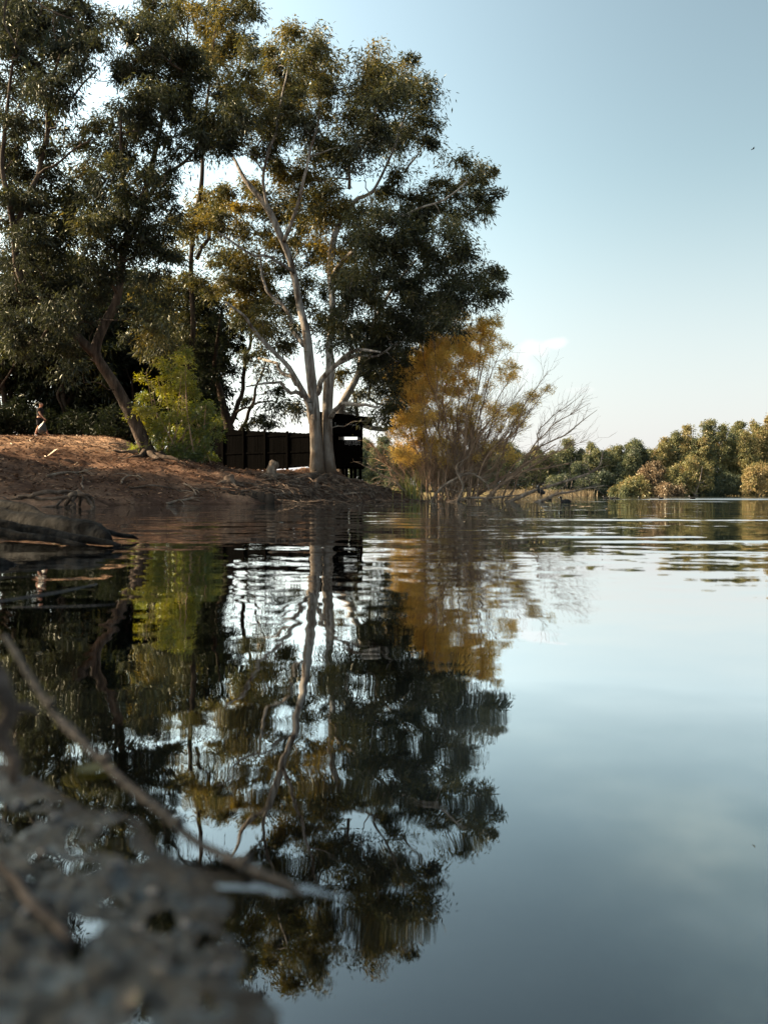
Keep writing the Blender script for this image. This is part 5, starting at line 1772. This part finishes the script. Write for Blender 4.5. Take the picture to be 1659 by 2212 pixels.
skin_obj('hair', [(.02, 0, 1.60), (.035, 0, 1.68), (.06, 0, 1.73)], [(0, 1), (1, 2)], [.085, .095, .072], M['hair'], person)
for ank, toe in (((.37, .10, .07), (.58, .10, .04)), ((-.19, -.10, .06), (-.01, -.10, .035))):
    a_, t_ = np.array(ank), np.array(toe)
    skin_obj('shoe', [tuple(a_ + np.array([-.05, 0, -.02])), tuple(a_ + np.array([.03, 0, -.01])), tuple(t_)], [(0, 1), (1, 2)], [.05, .055, .042], M['white_shoe'], person)
bg = MB()
sp = smooth_path(np.array([[.31, -.24, .78, .012], [.31, -.24, .70, .05], [.28, -.24, .58, .13], [.24, -.24, .40, .18], [.22, -.24, .25, .19], [.22, -.24, .14, .12], [.22, -.24, .12, .02]]), .04)
bg.tube(sp[:, :3] + np.array([pbx, pd, pz]), sp[:, 3], 14, 3, .09)
tag(bg.build('bag', M['bag']), 'dark sagging plastic bag carried low by the walking person', 'bag')

# ------------------------------------------------------------------ sky and sun
SUN_EL, SUN_AZ = math.radians(33), math.radians(86)      # azimuth counted from +Y towards -X
w = bpy.data.worlds.new('World')
scn.world = w
w.use_nodes = True
nt = w.node_tree
nt.nodes.clear()


def WN(t, **kw):
    n = nt.nodes.new(t)
    for k_, v_ in kw.items():
        setattr(n, k_, v_)
    return n


wo = WN('ShaderNodeOutputWorld')
bgn = WN('ShaderNodeBackground')
sky = WN('ShaderNodeTexSky')
sky.sky_type = 'NISHITA'
sky.sun_disc = False
sky.sun_elevation = SUN_EL
sky.sun_rotation = -SUN_AZ
sky.air_density = 1.0
sky.dust_density = 2.0
sky.ozone_density = 1.0
# small fair weather clouds low over the lake
tc = WN('ShaderNodeTexCoord')


def cloud(px, py, wx, wz, seed, strength):
    d = nrm(P(px, py, 1.0) - np.array([0, 0, CAM_H]))
    s = nt.nodes.new('ShaderNodeVectorMath')
    s.operation = 'SUBTRACT'
    nt.links.new(tc.outputs['Generated'], s.inputs[0])
    s.inputs[1].default_value = tuple(d)
    nz = WN('ShaderNodeTexNoise')
    nz.inputs['Scale'].default_value = 26
    nz.inputs['Detail'].default_value = 5
    mp = WN('ShaderNodeMapping')
    mp.inputs['Location'].default_value = (seed, 0, 0)
    nt.links.new(tc.outputs['Generated'], mp.inputs[0])
    nt.links.new(mp.outputs[0], nz.inputs['Vector'])
    sc = nt.nodes.new('ShaderNodeVectorMath')
    sc.operation = 'MULTIPLY'
    nt.links.new(s.outputs[0], sc.inputs[0])
    sc.inputs[1].default_value = (1 / wx, 1 / wx, 1 / wz)
    le = nt.nodes.new('ShaderNodeVectorMath')
    le.operation = 'LENGTH'
    nt.links.new(sc.outputs[0], le.inputs[0])
    a_ = WN('ShaderNodeMath', operation='MULTIPLY_ADD')
    nt.links.new(nz.outputs[0], a_.inputs[0])
    a_.inputs[1].default_value = -2.2
    nt.links.new(le.outputs['Value'], a_.inputs[2])
    mr_ = WN('ShaderNodeMapRange')
    mr_.interpolation_type = 'SMOOTHSTEP'
    mr_.inputs['From Min'].default_value = -.6
    mr_.inputs['From Max'].default_value = .15
    mr_.inputs['To Min'].default_value = strength
    mr_.inputs['To Max'].default_value = 0
    nt.links.new(a_.outputs[0], mr_.inputs[0])
    return mr_.outputs[0]


tn = WN('ShaderNodeMixRGB')
tn.blend_type = 'MULTIPLY'
tn.inputs[0].default_value = 1
tn.inputs[2].default_value = (2.2, 2.02, 1.44, 1)
nt.links.new(sky.outputs[0], tn.inputs[1])
sep = WN('ShaderNodeSeparateXYZ')
nt.links.new(tc.outputs['Generated'], sep.inputs[0])


def wrange(sock, a, b, c, d):
    n = WN('ShaderNodeMapRange')
    n.interpolation_type = 'SMOOTHSTEP'
    for k_, v_ in zip(('From Min', 'From Max', 'To Min', 'To Max'), (a, b, c, d)):
        n.inputs[k_].default_value = v_
    nt.links.new(sock, n.inputs[0])
    return n.outputs[0]


glow = WN('ShaderNodeVectorMath')       # the air is brighter towards the sun
glow.operation = 'SCALE'
nt.links.new(tn.outputs[0], glow.inputs[0])
nt.links.new(wrange(sep.outputs['X'], -.55, .50, 2.1, .95), glow.inputs['Scale'])
hz = WN('ShaderNodeMixRGB')             # pale haze along the horizon
nt.links.new(wrange(sep.outputs['Z'], -.02, .40, .88, .0), hz.inputs[0])
nt.links.new(glow.outputs[0], hz.inputs[1])
hc = WN('ShaderNodeVectorMath')
hc.operation = 'SCALE'
hc.inputs[0].default_value = (5.55, 5.45, 5.9)
nt.links.new(wrange(sep.outputs['X'], -.5, .30, 1.6, 1.0), hc.inputs['Scale'])
nt.links.new(hc.outputs[0], hz.inputs[2])
col = hz.outputs[0]
for args in ((1148, 754, .026, .012, 0, .55), (1197, 741, .016, .007, 3, .55), (1255, 842, .02, .004, 5, .2), (1120, 795, .022, .024, 8, .35)):
    mxn = WN('ShaderNodeMixRGB')
    nt.links.new(cloud(*args), mxn.inputs[0])
    nt.links.new(col, mxn.inputs[1])
    mxn.inputs[2].default_value = (7.5, 7.4, 7.3, 1)
    col = mxn.outputs[0]
nt.links.new(col, bgn.inputs[0])
bgn.inputs[1].default_value = .15
nt.links.new(bgn.outputs[0], wo.inputs[0])

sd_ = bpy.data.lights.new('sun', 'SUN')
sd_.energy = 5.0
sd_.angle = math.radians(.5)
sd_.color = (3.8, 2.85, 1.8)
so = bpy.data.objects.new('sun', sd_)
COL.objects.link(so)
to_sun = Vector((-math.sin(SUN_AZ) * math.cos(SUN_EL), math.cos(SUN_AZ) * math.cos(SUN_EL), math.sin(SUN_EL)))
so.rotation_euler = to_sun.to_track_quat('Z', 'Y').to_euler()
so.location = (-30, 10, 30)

# ------------------------------------------------------------------ camera
cd = bpy.data.cameras.new('camera')
cam = bpy.data.objects.new('camera', cd)
COL.objects.link(cam)
cam.location = (0, 0, CAM_H)
cam.rotation_euler = (PI / 2, 0, 0)
cd.sensor_fit = 'HORIZONTAL'
cd.sensor_width = 36
cd.lens = 36
cd.shift_y = -(1106 - HY) / F
cd.clip_start = .02
cd.clip_end = 10000
cd.dof.use_dof = True
cd.dof.focus_distance = 24
cd.dof.aperture_fstop = 5.2
scn.camera = cam

scn.render.engine = 'CYCLES'
scn.cycles.use_denoising = True
scn.cycles.max_bounces = 6
scn.cycles.diffuse_bounces = 2
scn.cycles.glossy_bounces = 3
scn.cycles.transmission_bounces = 3
scn.cycles.transparent_max_bounces = 6
scn.cycles.sample_clamp_indirect = 6
scn.view_settings.view_transform = 'Standard'
scn.view_settings.look = 'None'
scn.view_settings.exposure = 0
scn.view_settings.gamma = 1
